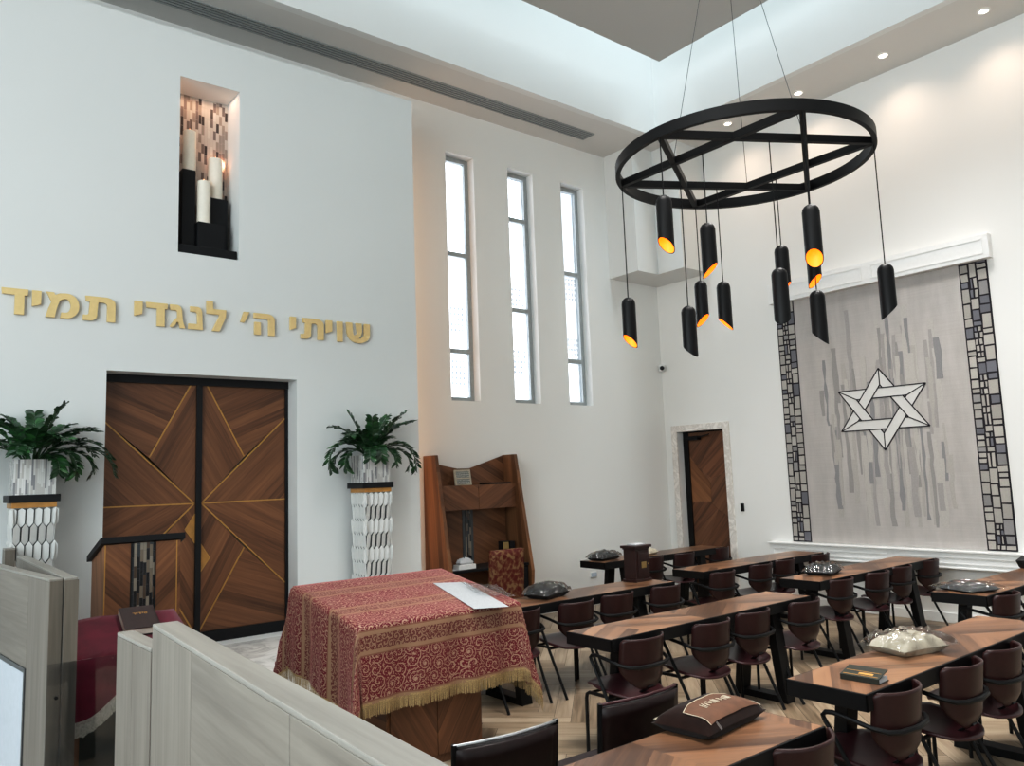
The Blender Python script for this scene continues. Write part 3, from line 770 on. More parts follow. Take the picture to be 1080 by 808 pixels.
mb = MB(); mb.box(-.125, 0, -1.66, 1.66, .18, .2); mb.box(-.115, 0, -1.66, 1.66, -.0, .02); mb.build('cap_strip', M['white'], t, bevel=.004)

# ------------------------------------------------------------------ small wall things
c = thing('security_camera', 'small white and black security camera in the room corner', 'camera', (XR - .06, YW - .06, 3.38))
mb = MB(); mb.obox((.01, .01, 0), .09, .09, .10, Matrix.Rotation(R(45), 3, 'Z')); mb.build('mount', M['white'], c)
mb = MB(); mb.tube([(.0, .0, .0), (-.055, -.05, -.008)], .047, 16); mb.build('housing', M['white'], c)
mb = MB(); mb.tube([(-.05, -.045, -.008), (-.072, -.066, -.012)], .033, 16); mb.build('lens', M['black'], c)
mb = MB(); mb.box(-.022, 0, -.025, .025, -.05, .06); mb.box(-.03, -.02, -.015, .015, -.03, .04)
tag(mb.build('door_switch', M['black'], None, (XR, 6.745, 1.25), bevel=.004), 'small black control box on the wall right of the door', 'control box')
c = thing('wall_socket', 'white wall socket low on the wall under the back table', 'socket', (7.76, YW, .41))
mb = MB(); mb.box(-.06, .06, -.012, 0, -.04, .04); mb.build('plate', M['white'], c, bevel=.004)
mb = MB(); mb.box(-.05, .05, -.016, -.012, -.028, .028); mb.build('insert', M['palepane'], c)

# ------------------------------------------------------------------ long tables
def make_table():
    t = thing('long_table', 'x', 'table')
    Lx, Wy = 2.3, .42
    mb = MB(); mb.box(-Lx / 2 + .008, Lx / 2 - .008, -Wy / 2 + .008, Wy / 2 - .008, .738, .750); mb.build('tabletop', M['chev'], t)
    mb = MB(); e = .010
    mb.box(-Lx / 2, Lx / 2, -Wy / 2, -Wy / 2 + e, .67, .749); mb.box(-Lx / 2, Lx / 2, Wy / 2 - e, Wy / 2, .67, .749)
    mb.box(-Lx / 2, -Lx / 2 + e, -Wy / 2, Wy / 2, .67, .749); mb.box(Lx / 2 - e, Lx / 2, -Wy / 2, Wy / 2, .67, .749); mb.box(-Lx / 2 + e, Lx / 2 - e, -Wy / 2 + e, Wy / 2 - e, .67, .738)
    mb.build('apron', M['black'], t, bevel=.003)
    for x in (-.73, .73):
        mb = MB(); b = .055
        for s in (-1, 1):
            y0, y1 = s * .12, s * .205
            mb.hexa([(x - b, y1 - .035, 0), (x + b, y1 - .035, 0), (x + b, y1 + .035, 0), (x - b, y1 + .035, 0)], [(x - b, y0 - .035, .67), (x + b, y0 - .035, .67), (x + b, y0 + .035, .67), (x - b, y0 + .035, .67)])
        mb.box(x - b, x + b, -.17, .17, 0, .05)
        mb.build('leg_frame', M['black'], t, bevel=.003)
    return t
TAB = {'A': (7.84, 6.97, 'in the back row by the window wall'), 'B': (7.83, 5.52, 'bare topped, second row from the back'), 'C': (7.85, 4.235, 'with a black bag, before the tapestry'),
       'H': (7.86, 2.845, 'at right edge, carrying charcoal bag'), 'D': (4.80, 5.29, 'carrying the small mahogany cabinet'), 'E': (4.80, 3.875, 'empty in the middle foreground'),
       'F': (4.72, 2.165, 'with the cream bag and green book'), 'G': (1.89, 2.06, 'carrying the brown velvet bag')}
tproto = None
for k, (x, y, l) in TAB.items():
    o = make_table() if tproto is None else copy_tree(tproto)
    if tproto is None: tproto = o
    o.location = (x, y, 0); o['label'] = 'long walnut table on black frame legs, ' + l; o['group'] = 'long study tables'
TAB['E']

# ------------------------------------------------------------------ chairs
def make_chair():
    c = thing('dining_chair', 'x', 'chair')
    # seat
    def seat(u, v):
        a, b = 2 * u - 1, 2 * v - 1
        x = a * sqrt(1 - b * b * .42); y = b * sqrt(1 - a * a * .42)
        w = .21 - .02 * (1 - v)
        return (x * w * 1.12, .02 + y * .215 * 1.10, .418 + .032 * b - .016 * (1 - a * a) * (1 - b * b * .5) - .045 * max(0, b - .55) ** 1.5 * 2)
    mb = MB(); mb.grid(14, 14, seat); o = mb.build('seat', M['burgseat'], c, solid=.013, recalc=False)
    # backrest
    H0, H1 = .425, .746
    def back(u, v):
        a = 2 * u - 1; z = H0 + (H1 - H0) * v
        hw = .198 * (1 - .68 * (1 - v / .5) ** 2.4) if v < .5 else .198
        if v > .90: hw = .198 - .016 * ((v - .90) / .10) ** 2.2
        x = a * hw
        y = -.215 - .035 * (v - .3) + .108 * abs(x / .198) ** 2.5
        if v < .2: y += .03 * (1 - v / .2)
        return (x, y, z)
    mb = MB(); mb.grid(16, 22, back); mb.build('backrest', M['burg'], c, solid=.012, recalc=False)
    # frame
    r = .0115
    for s in (-1, 1):
        mb = MB(); mb.tube([(s * .215, -.215, 0), (s * .222, -.10, .225), (s * .234, .07, .555), (s * .236, .092, .59)], r, 8); mb.build('leg', M['black'], c)
    for s in (-1, 1):
        mb = MB(); mb.tube([(s * .232, .165, 0), (s * .232, .16, .345), (s * .232, .152, .372), (s * .231, .13, .385), (s * .228, -.02, .385)], r, 8); mb.build('leg', M['black'], c)
    arm = [(-.236, .092, .59), (-.237, .10, .612), (-.236, .085, .628), (-.234, .05, .632), (-.228, -.06, .612), (-.215, -.135, .592), (-.185, -.19, .58), (-.12, -.222, .575), (0, -.236, .574)]
    arm = arm + [(-x, y, z) for x, y, z in arm[-2::-1]]
    rad = [r] * 6 + [.013, .0145, .0145, .0145, .013] + [r] * 6
    mb = MB(); mb.tube(arm, rad, 8); mb.build('arm_rail', M['black'], c)
    mb = MB(); mb.tube([(-.228, -.02, .372), (.228, -.02, .372)], r, 8); mb.tube([(-.228, .12, .385), (.228, .12, .385)], r * .8, 8); mb.box(-.1, .1, -.1, .12, .375, .388); mb.bar((0, -.10, .382), (0, -.195, .44), .05, .01); mb.build('underframe', M['black'], c)
    return c
cproto = make_chair(); first = True
def put_chair(x, y, label, rz=0):
    global first
    o = cproto if first else copy_tree(cproto)
    first = False
    o.location = (x, y - .068, 0); o.rotation_euler = (0, 0, rz); o['label'] = label; o['group'] = 'maroon armchairs along the tables'
CH = {
 'E': [(3.90, 3.84, 'first from the left at the empty middle table'), (4.60, 3.83, 'second from the left at the empty middle table'), (5.13, 3.86, 'third from the left at the empty middle table'), (5.77, 3.83, 'rightmost at the empty middle table, at its free end')],
 'D': [(4.02, 5.23, 'mostly hidden beside the hanging cloth'), (4.60, 5.21, 'second at the small cabinet table, right of the cloth'), (5.12, 5.24, 'third at the table with the small cabinet'), (5.76, 5.24, 'right end of the table with the small cabinet')],
 'A': [(7.56, 7.0, 'back row just right of the small cabinet'), (8.13, 6.97, 'back row in front of the door, left one'), (8.93, 7.02, 'back row in front of the door, right one')],
 'B': [(6.88, 5.44, 'leftmost at the bare second-row table'), (7.64, 5.50, 'second at the bare second-row table'), (8.14, 5.53, 'third at the bare second-row table'), (8.88, 5.53, 'rightmost at the bare second-row table')],
 'C': [(7.05, 4.24, 'leftmost at the table with a black wrapped bag'), (7.70, 4.22, 'second at the table with a black wrapped bag'), (8.24, 4.25, 'third at the table with a black wrapped bag'), (8.90, 4.27, 'rightmost at that black-bag table, near the tapestry ledge')],
 'F': [(3.82, 2.16, 'nearest one in front of the green book'), (4.50, 2.15, 'second, in front of the cream bag'), (5.03, 2.15, 'third at the cream bag table'), (5.68, 2.16, 'at the cream bag table, cut by the right edge')],
 'H': [(7.00, 2.83, 'in front of the grey wrapped bag'), (7.66, 2.83, 'at the right frame edge beside the grey wrapped bag')],
 'G': [(2.86, 2.06, 'only its top edge showing at the bottom frame edge')]}
for k, L_ in CH.items():
    for x, y, l in L_: put_chair(x, y, 'maroon armchair with black frame, ' + l)

# black leather chairs with top rail
def sling(x, y, label, rz, railm='chrome'):
    c = thing('leather_chair', label, 'chair', (x, y, 0), rz, 'dark leather chairs beyond the nearest table')
    def bk(u, v): a = 2 * u - 1; return (a * .225, -.20 - .05 * v + .035 * a * a, .46 + .37 * v + .0 * a)
    mb = MB(); mb.grid(12, 8, bk); mb.build('backrest', M['leather'], c, solid=.03, recalc=False)
    mb = MB(); mb.tube([(-.235, -.213, .84), (-.15, -.235, .842), (0, -.25, .843), (.15, -.235, .842), (.235, -.213, .84)], .007, 8); mb.build('top_rail', M[railm], c)
    mb = MB(); mb.box(-.22, .22, -.19, .24, .42, .48); mb.build('seat', M['leather'], c, bevel=.015)
    for s in (-1, 1):
        mb = MB(); mb.tube([(s * .225, -.24, 0), (s * .225, -.185, .46), (s * .23, -.213, .845)], .012, 8); mb.build('leg', M['black'], c)
        mb = MB(); mb.tube([(s * .21, .22, 0), (s * .21, .2, .43)], .012, 8); mb.build('leg', M['black'], c)
sling(1.90, 2.68, 'dark leather chair with steel top rail, left one at the bottom edge', R(-4))
sling(2.62, 2.68, 'dark leather chair with dark top rail, behind the brown velvet bag', R(-2), 'burgseat')

# ------------------------------------------------------------------ reading table with brocade cloth
bx0, bx1, byf, byb, zf, zb_ = 2.235, 3.44, 4.34, 5.28, .95, 1.103
rt = thing('reading_table', 'wooden reading table base hidden under the brocade cloth', 'table', (2.84, 4.8, 0))
mb = MB(); x0, x1, y0, y1 = 2.48 - 2.84, 3.2 - 2.84, 4.46 - 4.8, 5.16 - 4.8
def bz(y): return zf + (zb_ - zf) * (y + 4.8 - byf) / (byb - byf) - .05
mb.hexa([(x0, y0, 0), (x1, y0, 0), (x1, y1, 0), (x0, y1, 0)], [(x0, y0, bz(y0)), (x1, y0, bz(y0)), (x1, y1, bz(y1)), (x0, y1, bz(y1))])
mb.build('cabinet_base', wood('XZ', 58, pw=.12), rt, bevel=.004)
for s in (-1, 1):
    mb = MB(); xc = (x0 + x1) / 2; mb.box(xc + (.002 if s > 0 else -.34), xc + (.34 if s > 0 else -.002), y0 - .018, y0 - .001, .06, bz(y0) - .02)
    mb.build('front_panel', wood('XZ', 58 if s > 0 else -58, pw=.1), rt, bevel=.002)
mb = MB(); a0, a1, b0, b1 = bx0 + .02 - 2.84, bx1 - .02 - 2.84, byf + .02 - 4.8, byb - .02 - 4.8
mb.hexa([(a0, b0, bz(b0)), (a1, b0, bz(b0)), (a1, b1, bz(b1)), (a0, b1, bz(b1))], [(a0, b0, bz(b0) + .035), (a1, b0, bz(b0) + .035), (a1, b1, bz(b1) + .035), (a0, b1, bz(b1) + .035)])
mb.build('sloping_top', wood('XY', 0), rt)
DRF, DRS = .47, .56
def cloth_pt(a, b, extra=0):
    """a across, b depth, in metres on the flat cloth; the top is 0..W, 0..D"""
    Wd, Dp = bx1 - bx0, byb - byf
    ax = min(max(a, 0), Wd); by = min(max(b, 0), Dp)
    dx, dy = a - ax, b - by
    d_ = hypot(dx, dy)
    zt = zf + (zb_ - zf) * by / Dp + .004
    p = Vector((bx0 + ax, byf + by, zt))
    if d_ < 1e-6:
        p.z += .002 * sin(a * 21) * sin(b * 17)
        return p
    n = Vector((dx, dy, 0)) / d_
    corner = min(abs(dx), abs(dy)) / d_ * 1.414 if (abs(dx) > 1e-6 and abs(dy) > 1e-6) else 0
    s_ = a if abs(dy) > abs(dx) else b
    fold = .018 * sin(s_ * 15 + 1.0) * min(1, d_ / .3) + .010 * sin(s_ * 31 + 2.2) * min(1, d_ / .4)
    ease = d_ * .025 + corner * d_ * .17
    round_ = .018 * (1 - math.exp(-d_ / .02))
    p += n * (round_ + ease + fold * (1 - corner * .5))
    p.z -= max(0, d_ - .012) * (.985 - .03 * corner)
    return p
def cl_axis(L_, d_, n_in, n_out):
    out = [-d_ + d_ * i / n_out for i in range(n_out)]
    out += [L_ * i / n_in for i in range(n_in + 1)]
    out += [L_ + d_ * (i + 1) / n_out for i in range(n_out)]
    return out
Wd, Dp = bx1 - bx0, byb - byf
AX = cl_axis(Wd, DRS, 40, 22); BX = cl_axis(Dp, DRF, 30, 22)
mb = MB(); uv = []; vs = []
for b in BX:
    for a in AX: vs.append(cloth_pt(a, b)); uv.append((a, b))
nx = len(AX); fs = [(j * nx + i, j * nx + i + 1, (j + 1) * nx + i + 1, (j + 1) * nx + i) for j in range(len(BX) - 1) for i in range(nx - 1)]
mb.add(vs, fs, True)
cl = mb.build('tablecloth', M['brocade'], None, uv=uv, recalc=False, angle=80)
tag(cl, 'red and gold brocade cloth with gold fringe draped over the reading table', 'tablecloth')
mb = MB(); rs = random.Random(5)
per = []
st = .007
def along(p0, p1):
    L_ = hypot(p1[0] - p0[0], p1[1] - p0[1]); k = int(L_ / st)
    for i in range(k): t = i / k; per.append((p0[0] + (p1[0] - p0[0]) * t, p0[1] + (p1[1] - p0[1]) * t))
c0, c1, c2, c3 = (-DRS, -DRF), (Wd + DRS, -DRF), (Wd + DRS, Dp + DRF), (-DRS, Dp + DRF)
along(c0, c1); along(c1, c2); along(c2, c3); along(c3, c0)
npr = len(per)
for i in range(npr):
    a = cloth_pt(*per[i]); b = cloth_pt(*per[(i + 1) % npr]); h = rs.uniform(.062, .075)
    o1 = Vector((rs.uniform(-.004, .004), rs.uniform(-.004, .004), 0))
    m_ = a + (b - a) * .8
    mb.add([a + Vector((0, 0, .012)), b + Vector((0, 0, .012)), b, a], [(0, 1, 2, 3)])
    mb.add([a, m_, m_ + o1 - Vector((0, 0, h)), a + o1 - Vector((0, 0, h))], [(0, 1, 2, 3)])
mb.build('fringe', M['goldfringe'], cl, recalc=False)
slope = atan2(zb_ - zf, byb - byf)
def topz(y): return zf + (zb_ - zf) * (y - byf) / (byb - byf) + .008
def sheet(P, label, name='paper_sheet', mat='paper', lift=0.0, cat='paper', lines=True):
    mb = MB(); v = [(x, y, topz(y) + lift) for x, y in P]; v2 = [(x, y, topz(y) + lift + .0015) for x, y in P]
    mb.hexa(v, v2); o = mb.build(name, [M[mat]]); tag(o, label, cat)
    return o
sheet([(3.05, 4.30), (3.29, 4.24), (3.37, 4.86), (3.14, 4.93)], 'white paper sheet lying on the right of the brocade cloth')
# printed lines on the sheet
g = NT('printed_lines'); oo = g.sep(g.coord()); ln = g.m('LESS_THAN', g.m('FRACT', g.m('MULTIPLY', oo[1], 55.0)), .35); nn = g.noise(g.coord(), 90, 2)
M['paper_print'] = g.set(g.mix(g.m('MULTIPLY', g.m('MULTIPLY', ln, .45), g.m('GREATER_THAN', nn, .48)), (.36, .375, .39), (.18, .19, .20)), .7)
bpy.data.objects['paper_sheet'].data.materials[0] = M['paper_print']
mb = MB(); rs = random.Random(9)
def crum(u, v): x = 3.24 + .20 * u + .06 * v; y = 4.50 - .18 * u + .30 * v + .03; return (x, y, topz(y) + .012 + .014 * rs.random())
mb.grid(9, 9, crum); tag(mb.build('plastic_sleeve', M['plastic2'], None, recalc=False, angle=10), 'crumpled clear plastic sleeve beside the white paper on the cloth', 'sleeve')

# ------------------------------------------------------------------ small bags and things on tables
def pillow_fn(w, d, h, pts=.10, seed=0, flat=.35, wr=.0):
    rr = random.Random(seed); ph = [rr.uniform(0, 6) for _ in range(6)]
    def f(u, v, top):
        a, b = 2 * u - 1, 2 * v - 1
        k = 1 - pts * (1 - abs(a)) * 0
        x = a * w / 2 * (1 - pts * (1 - b * b) * abs(a)); y = b * d / 2 * (1 - pts * (1 - a * a) * abs(b))
        prof = max(0, (1 - a ** 4) * (1 - b ** 4)) ** .55
        wv = 1 + wr * (sin(a * 7 + ph[0]) * sin(b * 6 + ph[1]) + .6 * sin(a * 15 + b * 9 + ph[2]) + .5 * sin(b * 17 - a * 8 + ph[3]))
        if top: return (x, y, h * flat + h * (1 - flat) * prof * wv)
        return (x, y, h * flat * (1 - min(1, prof * 1.6)))
    return f
def pillow(mb, w, d, h, n=18, **kw):
    f = pillow_fn(w, d, h, **kw)
    mb.grid(n, n, lambda u, v: f(u, v, True)); mb.grid(n, n, lambda u, v: f(u, v, False), flip=True)
    return f
ZT = .7505
# brown velvet bag on the nearest table
t = thing('velvet_bag', 'brown velvet bag with tan patch and zipper on the nearest table', 'bag', (2.735, 2.19, ZT), R(6))
mb = MB(); f = pillow(mb, .45, .27, .09, seed=2, wr=.03, pts=.06); mb.build('bag_body', M['brownvelvet'], t, angle=70)
mb = MB()
def patch(u, v):
    a = .10 + .86 * u; b = .05 + .50 * v + .12 * sin(pi * u) * (v)
    x, y, z = f(a, b, True); return (x, y, z + .004)
mb.grid(14, 8, patch); mb.build('tan_patch', M['tan'], t, recalc=False)
mb = MB(); ed = [patch(i / 14, 1.0) for i in range(15)] + [patch(1, 1 - i / 6) for i in range(1, 7)]; ed = [patch(0, i / 6) for i in range(7)] + ed[1:]
mb.tube([(x, y, z + .001) for x, y, z in ed], .0018, 5); mb.build('patch_piping', M['cream'], t)
mb = MB(); rs = random.Random(4)
u = .22
while u < .72:
    wl = rs.uniform(.02, .035)
    for k in range(3):
        p = patch(u + wl * .2 * k, .45 + .10 * rs.random()); q = patch(u + wl * rs.uniform(.3, .9), .62 + .1 * rs.random())
        mb.tube([(p[0], p[1], p[2] + .002), (q[0], q[1], q[2] + .002)], .0016, 4)
    u += wl + (.012 if rs.random() < .7 else .035)
mb.build('embroidery', M['cream'], t)
mb = MB(); zp = [f(.04 + .30 * i / 8, .995, True) for i in range(9)]; mb.tube([(x, y, z + .004) for x, y, z in zp], .004, 5); mb.build('white_edge', M['cream'], t)
mb = MB(); mb.bar((-.135, -.115, .062), (-.125, -.132, .035), .012, .006); mb.build('zipper_pull', M['chrome'], t)

def wrapped(name, label, loc, rz, w, d, h, cloth, plastic='plastic', seed=1, extra=1.18):
    t = thing(name, label, 'bag', loc, rz, 'bags wrapped in clear plastic')
    mb = MB(); pillow(mb, w, d, h, seed=seed, wr=.10, n=16, pts=.10); mb.build('cloth_bag', M[cloth], t, angle=60)
    mb = MB(); f = pillow_fn(w * extra, d * extra, h * 1.12, seed=seed + 5, wr=.13, pts=.05, flat=.32)
    rj = random.Random(seed + 40)
    def crumple(u, v):
        x, y, z = f(u, v, True); k = min(1, 6 * min(u, 1 - u), 6 * min(v, 1 - v))
        return (x + rj.uniform(-.006, .006), y + rj.uniform(-.006, .006), z + .004 + rj.uniform(-.004, .011) * (.35 + .65 * k))
    mb.grid(15, 15, crumple, smooth=False); mb.build('plastic_cover', M[plastic], t, recalc=False)
    return t
wrapped('wrapped_bag', 'cream cloth bag in clear plastic on the table with the green book', (4.54, 2.22, ZT), R(-14), .36, .25, .095, 'cream', seed=3, extra=1.28)
wrapped('wrapped_bag', 'black bag in shiny plastic on the left end of the third-row right table', (7.22, 4.29, ZT), R(15), .38, .26, .085, 'blackcloth', 'plastic2', seed=6)
wrapped('wrapped_bag', 'charcoal bag in clear plastic on the right-edge table', (6.95, 2.86, ZT), R(70), .33, .33, .05, 'greycloth', 'plastic', seed=8, extra=1.25)
wrapped('wrapped_bag', 'black bag in shiny plastic beside the brocade cloth table', (4.56, 5.33, ZT), R(15), .36, .24, .10, 'blackcloth', 'plastic2', seed=11)
wrapped('wrapped_bag', 'dark bag in plastic on the left end of the back row table', (6.94, 7.02, ZT), R(10), .38, .24, .085, 'blackcloth', 'plastic2', seed=14)
t = thing('white_cloth_heap', 'small heap of white cloth on the back table behind the cabinet', 'cloth', (7.66, 6.97, ZT), R(10))
mb = MB(); pillow(mb, .26, .2, .075, seed=21, wr=.25, n=18); mb.build('folded_cloth', M['cream'], t, angle=70)
mb = MB(); mb.lathe([(.035, .04), (.03, .075), (.012, .095), (0, .1)], n=12); mb.build('peak', M['cream'], t)
t = thing('black_box', 'black rounded box at the far right table by the tapestry ledge', 'box', (8.75, 2.98, ZT), R(12))
mb = MB(); pillow(mb, .34, .26, .10, seed=31, wr=.03, n=16, flat=.75, pts=.0); mb.build('box_body', M['blackcloth'], t, angle=50)
mb = MB(); mb.box(-.15, .15, -.131, -.125, .055, .062); mb.build('lid_seam', M['metalframe'], t)
# green book
t = thing('green_book', 'dark green book with gold trim on the front table edge', 'book', (3.81, 2.09, ZT), R(-86))
mb = MB(); mb.box(-.09, .09, -.05, .05, .003, .022); mb.build('page_block', M['paper'], t)
mb = MB(); mb.box(-.095, .095, -.055, .055, 0, .003); mb.box(-.095, .095, -.058, -.053, 0, .026)
MM = Matrix.Rotation(R(13), 3, 'X'); mb.obox((0, -.003, .037), .19, .11, .004, MM); mb.build('cover', plain('dark_green_cover', (.010, .014, .009), .35, var=.3), t, bevel=.001)
mb = MB()
for yy, ww in ((-.042, .004), (.0, .003)): mb.obox(Vector((0, -.003, .037)) + MM @ Vector((.0, yy, .0025)), .17, ww, .001, MM)
mb.obox(Vector((0, -.003, .037)) + MM @ Vector((.02, -.022, .0025)), .07, .018, .001, MM); mb.build('gold_stamping', M['goldline'], t)
# mahogany cabinet
t = thing('charity_cabinet', 'small dark mahogany cabinet with brass plate standing on a table end', 'cabinet', (5.78, 5.40, ZT), R(6)); t.scale = (.82, .85, .98)
mb = MB(); mb.box(-.15, .15, -.10, .10, 0, .025); mb.box(-.13, .13, -.085, .085, .025, .31); mb.build('case', M['mahog'], t, bevel=.003)
mb = MB(); mb.box(-.14, .14, -.095, .095, .31, .325); mb.box(-.16, .16, -.11, .11, .325, .35); mb.build('cornice', M['mahog'], t, bevel=.005)
mb = MB(); mb.box(-.095, .105, -.095, -.085, .04, .295); mb.box(-.07, .08, -.099, -.095, .20, .275); mb.box(-.07, .08, -.099, -.095, .06, .12); dr = mb.build('door', M['mahog'], t, bevel=.002)
mb = MB(); mb.box(-.04, .05, -.101, -.096, .13, .19); mb.build('brass_plate', M['brass'], dr)
mb = MB(); mb.lathe([(0.0, -.012), (.008, -.008), (.008, 0)], (0, 0, 0), 10); o = mb.build('knob', M['brass'], dr, (.09, -.096, .165)); o.rotation_euler = (R(-90), 0, 0)
mb = MB(); mb.box(-.09, .06, -.06, .05, 0, .008); tag(mb.build('paper_pad', M['paper'], None, (5.82, 5.42, ZT + .3435)), 'white paper pad lying on top of the small mahogany cabinet', 'paper')

# ------------------------------------------------------------------ prayer desk (pulpit) in front of the ark
pul = thing('prayer_lectern', 'walnut pulpit with black sloping top and mosaic strip before the ark', 'lectern', (1.49, 6.2, .42))
hx = .255; dp = .40; zt = 1.0; zb2 = .87
mb = MB(); mb.mat(0)
mb.hexa([(-hx, 0.0, 0), (hx, 0, 0), (hx, dp, 0), (-hx, dp, 0)], [(-hx, 0, zt), (hx, 0, zt), (hx, dp, zb2), (-hx, dp, zb2)]); mb.build('body', wood('YZ', 75, (.16, .07, .035), (.42, .21, .11), pw=.1), pul)
for a, b, an in ((-hx, -.085, -45), (.085, hx, 45)):
    mb = MB(); mb.box(a, b, -.014, 0, .02, zt); mb.build('front_panel', wood('XZ', an, pw=.075), pul)
mb = MB(); mb.box(-.075, .075, -.012, -.001, .02, zt); mb.build('mosaic_strip', M['mosdark'], pul)
mb = MB(); mb.box(-.085, -.075, -.018, 0, .02, zt); mb.box(.075, .085, -.018, 0, .02, zt); mb.build('strip_frame', M['blackwood'], pul)
mb = MB(); mb.box(hx - .03, hx - .022, -.017, -.013, .02, zt); mb.box(-hx, -hx + .008, -.017, -.013, .02, zt); mb.build('inlay_strip', M['goldline'], pul)
e = .03; f0 = zt + .13 / .4 * e
mb = MB(); mb.hexa([(-hx - e, -e, zt + .01), (hx + e, -e, zt + .01), (hx + e, dp + e, zb2 - .01), (-hx - e, dp + e, zb2 - .01)], [(-hx - e, -e, zt + .055), (hx + e, -e, zt + .055), (hx + e, dp + e, zb2 + .035), (-hx - e, dp + e, zb2 + .035)])
mb.build('sloping_top', M['blackwood'], pul, bevel=.003)

# red velvet reading stand
st_ = thing('reading_stand', 'small wooden reading stand under a maroon velvet cover', 'lectern', (1.08, 4.83, 0))
mb = MB(); mb.box(-.30, -.25, -.20, .20, 0, .9); mb.box(.25, .30, -.2, .2, 0, .9); mb.build('side_panel', wood('YZ', 90), st_)
mb = MB(); mb.box(-.25, .25, -.02, .20, 0, .9); mb.build('cabinet', M['darkgreen'], st_)
sx0, sx1, syf, syb, szf, szb = .80, 1.385, 4.60, 5.05, .955, 1.10
mb = MB(); q = lambda y: szf + (szb - szf) * (y - syf) / (syb - syf) - .012
mb.hexa([(sx0 + .02 - 1.08, syf - 4.83, q(syf) - .03), (sx1 - .02 - 1.08, syf - 4.83, q(syf) - .03), (sx1 - .02 - 1.08, syb - 4.83, q(syb) - .03), (sx0 + .02 - 1.08, syb - 4.83, q(syb) - .03)],
        [(sx0 + .02 - 1.08, syf - 4.83, q(syf)), (sx1 - .02 - 1.08, syf - 4.83, q(syf)), (sx1 - .02 - 1.08, syb - 4.83, q(syb)), (sx0 + .02 - 1.08, syb - 4.83, q(syb))]); mb.build('board', wood('XY', 0), st_)
def vel(a, b):
    Wd_, Dp_ = sx1 - sx0, syb - syf
    ax = min(max(a, 0), Wd_); by = min(max(b, 0), Dp_); dx, dy = a - ax, b - by; d_ = hypot(dx, dy)
    p = Vector((sx0 + ax, syf + by, szf + (szb - szf) * by / Dp_))
    if d_ < 1e-6: return p
    n = Vector((dx, dy, 0)) / d_; cr = min(abs(dx), abs(dy)) / d_ * 1.4
    s_ = a if abs(dy) > abs(dx) else b
    p += n * (.012 + .05 * d_ + cr * .2 * d_ + .018 * sin(s_ * 18) * min(1, d_ / .2)); p.z -= d_ * .98
    return p
def drop(a): return .25 + .07 * cos(a * 11)
Wd_, Dp_ = sx1 - sx0, syb - syf
AX2 = [a for a in cl_axis(Wd_, .22, 16, 8) if a > -.03]
mb = MB(); vs = []; hem = []
nb = 26
for a in AX2:
    dd = drop(a); rowv = []
    for j in range(nb + 1):
        b = -dd + (Dp_ + dd + .2) * j / nb
        rowv.append(vel(a, b))
    vs += rowv; hem.append((a, -dd))
fs = [(i * (nb + 1) + j, (i + 1) * (nb + 1) + j, (i + 1) * (nb + 1) + j + 1, i * (nb + 1) + j + 1) for i in range(len(AX2) - 1) for j in range(nb)]
mb.add(vs, fs, True); vc = mb.build('velvet_cover', M['velvetred'], None, recalc=False, angle=80); tag(vc, 'maroon velvet cover with silver fringe draped over the small reading stand', 'cover')
mb = MB(); rs = random.Random(2)
for i in range(len(hem) - 1):
    for k in range(8):
        t0, t1 = k / 8, (k + .8) / 8
        A_ = vel(hem[i][0] + (hem[i + 1][0] - hem[i][0]) * t0, hem[i][1] + (hem[i + 1][1] - hem[i][1]) * t0); B_ = vel(hem[i][0] + (hem[i + 1][0] - hem[i][0]) * t1, hem[i][1] + (hem[i + 1][1] - hem[i][1]) * t1)
        off = Vector((0, -.004, 0)); h = rs.uniform(.05, .06)
        mb.add([A_ + off + Vector((0, 0, .02)), B_ + off + Vector((0, 0, .02)), B_ + off - Vector((0, 0, h)), A_ + off - Vector((0, 0, h))], [(0, 1, 2, 3)])
mb.build('fringe', M['silverfringe'], vc, recalc=False)
sl = atan2(szb - szf, syb - syf)
bk = thing('prayer_book', 'dark brown prayer book with gold lettering on the maroon velvet cover', 'book', (1.16, 4.885, szf + (szb - szf) * (4.885 - syf) / (syb - syf) + .004))
bk.rotation_euler = (sl, 0, R(-4))
mb = MB(); mb.box(-.089, .085, -.13, .13, .004, .04); mb.build('page_block', M['wax'], bk)
mb = MB(); mb.box(-.09, .09, -.135, .135, 0, .004); mb.box(-.09, .09, -.135, .135, .04, .044); mb.box(.085, .09, -.135, .135, 0, .044); mb.box(-.045, -.042, -.134, .134, .044, .0445); mb.build('cover', plain('dark_brown_cover', (.028, .012, .012), .4, var=.2), bk, bevel=.002)
mb = MB()
def mini(n, x0, w, y0, h):
    P = LET.get(n)
    for q_ in P: mb.prism([(x0 + a * w, y0 + b * h) for a, b in q_], lambda a, b, q2: (a, b, q2), .0445, .0452)
x = -.03
for n, w in (('resh', .015), ('vav', .006), ('dalet', .016), ('yod', .006), ('samekh', .018)):
    mini(n, x, w, .03, .024); x += w + .004
mb.build('gold_lettering', M['goldline'], bk)

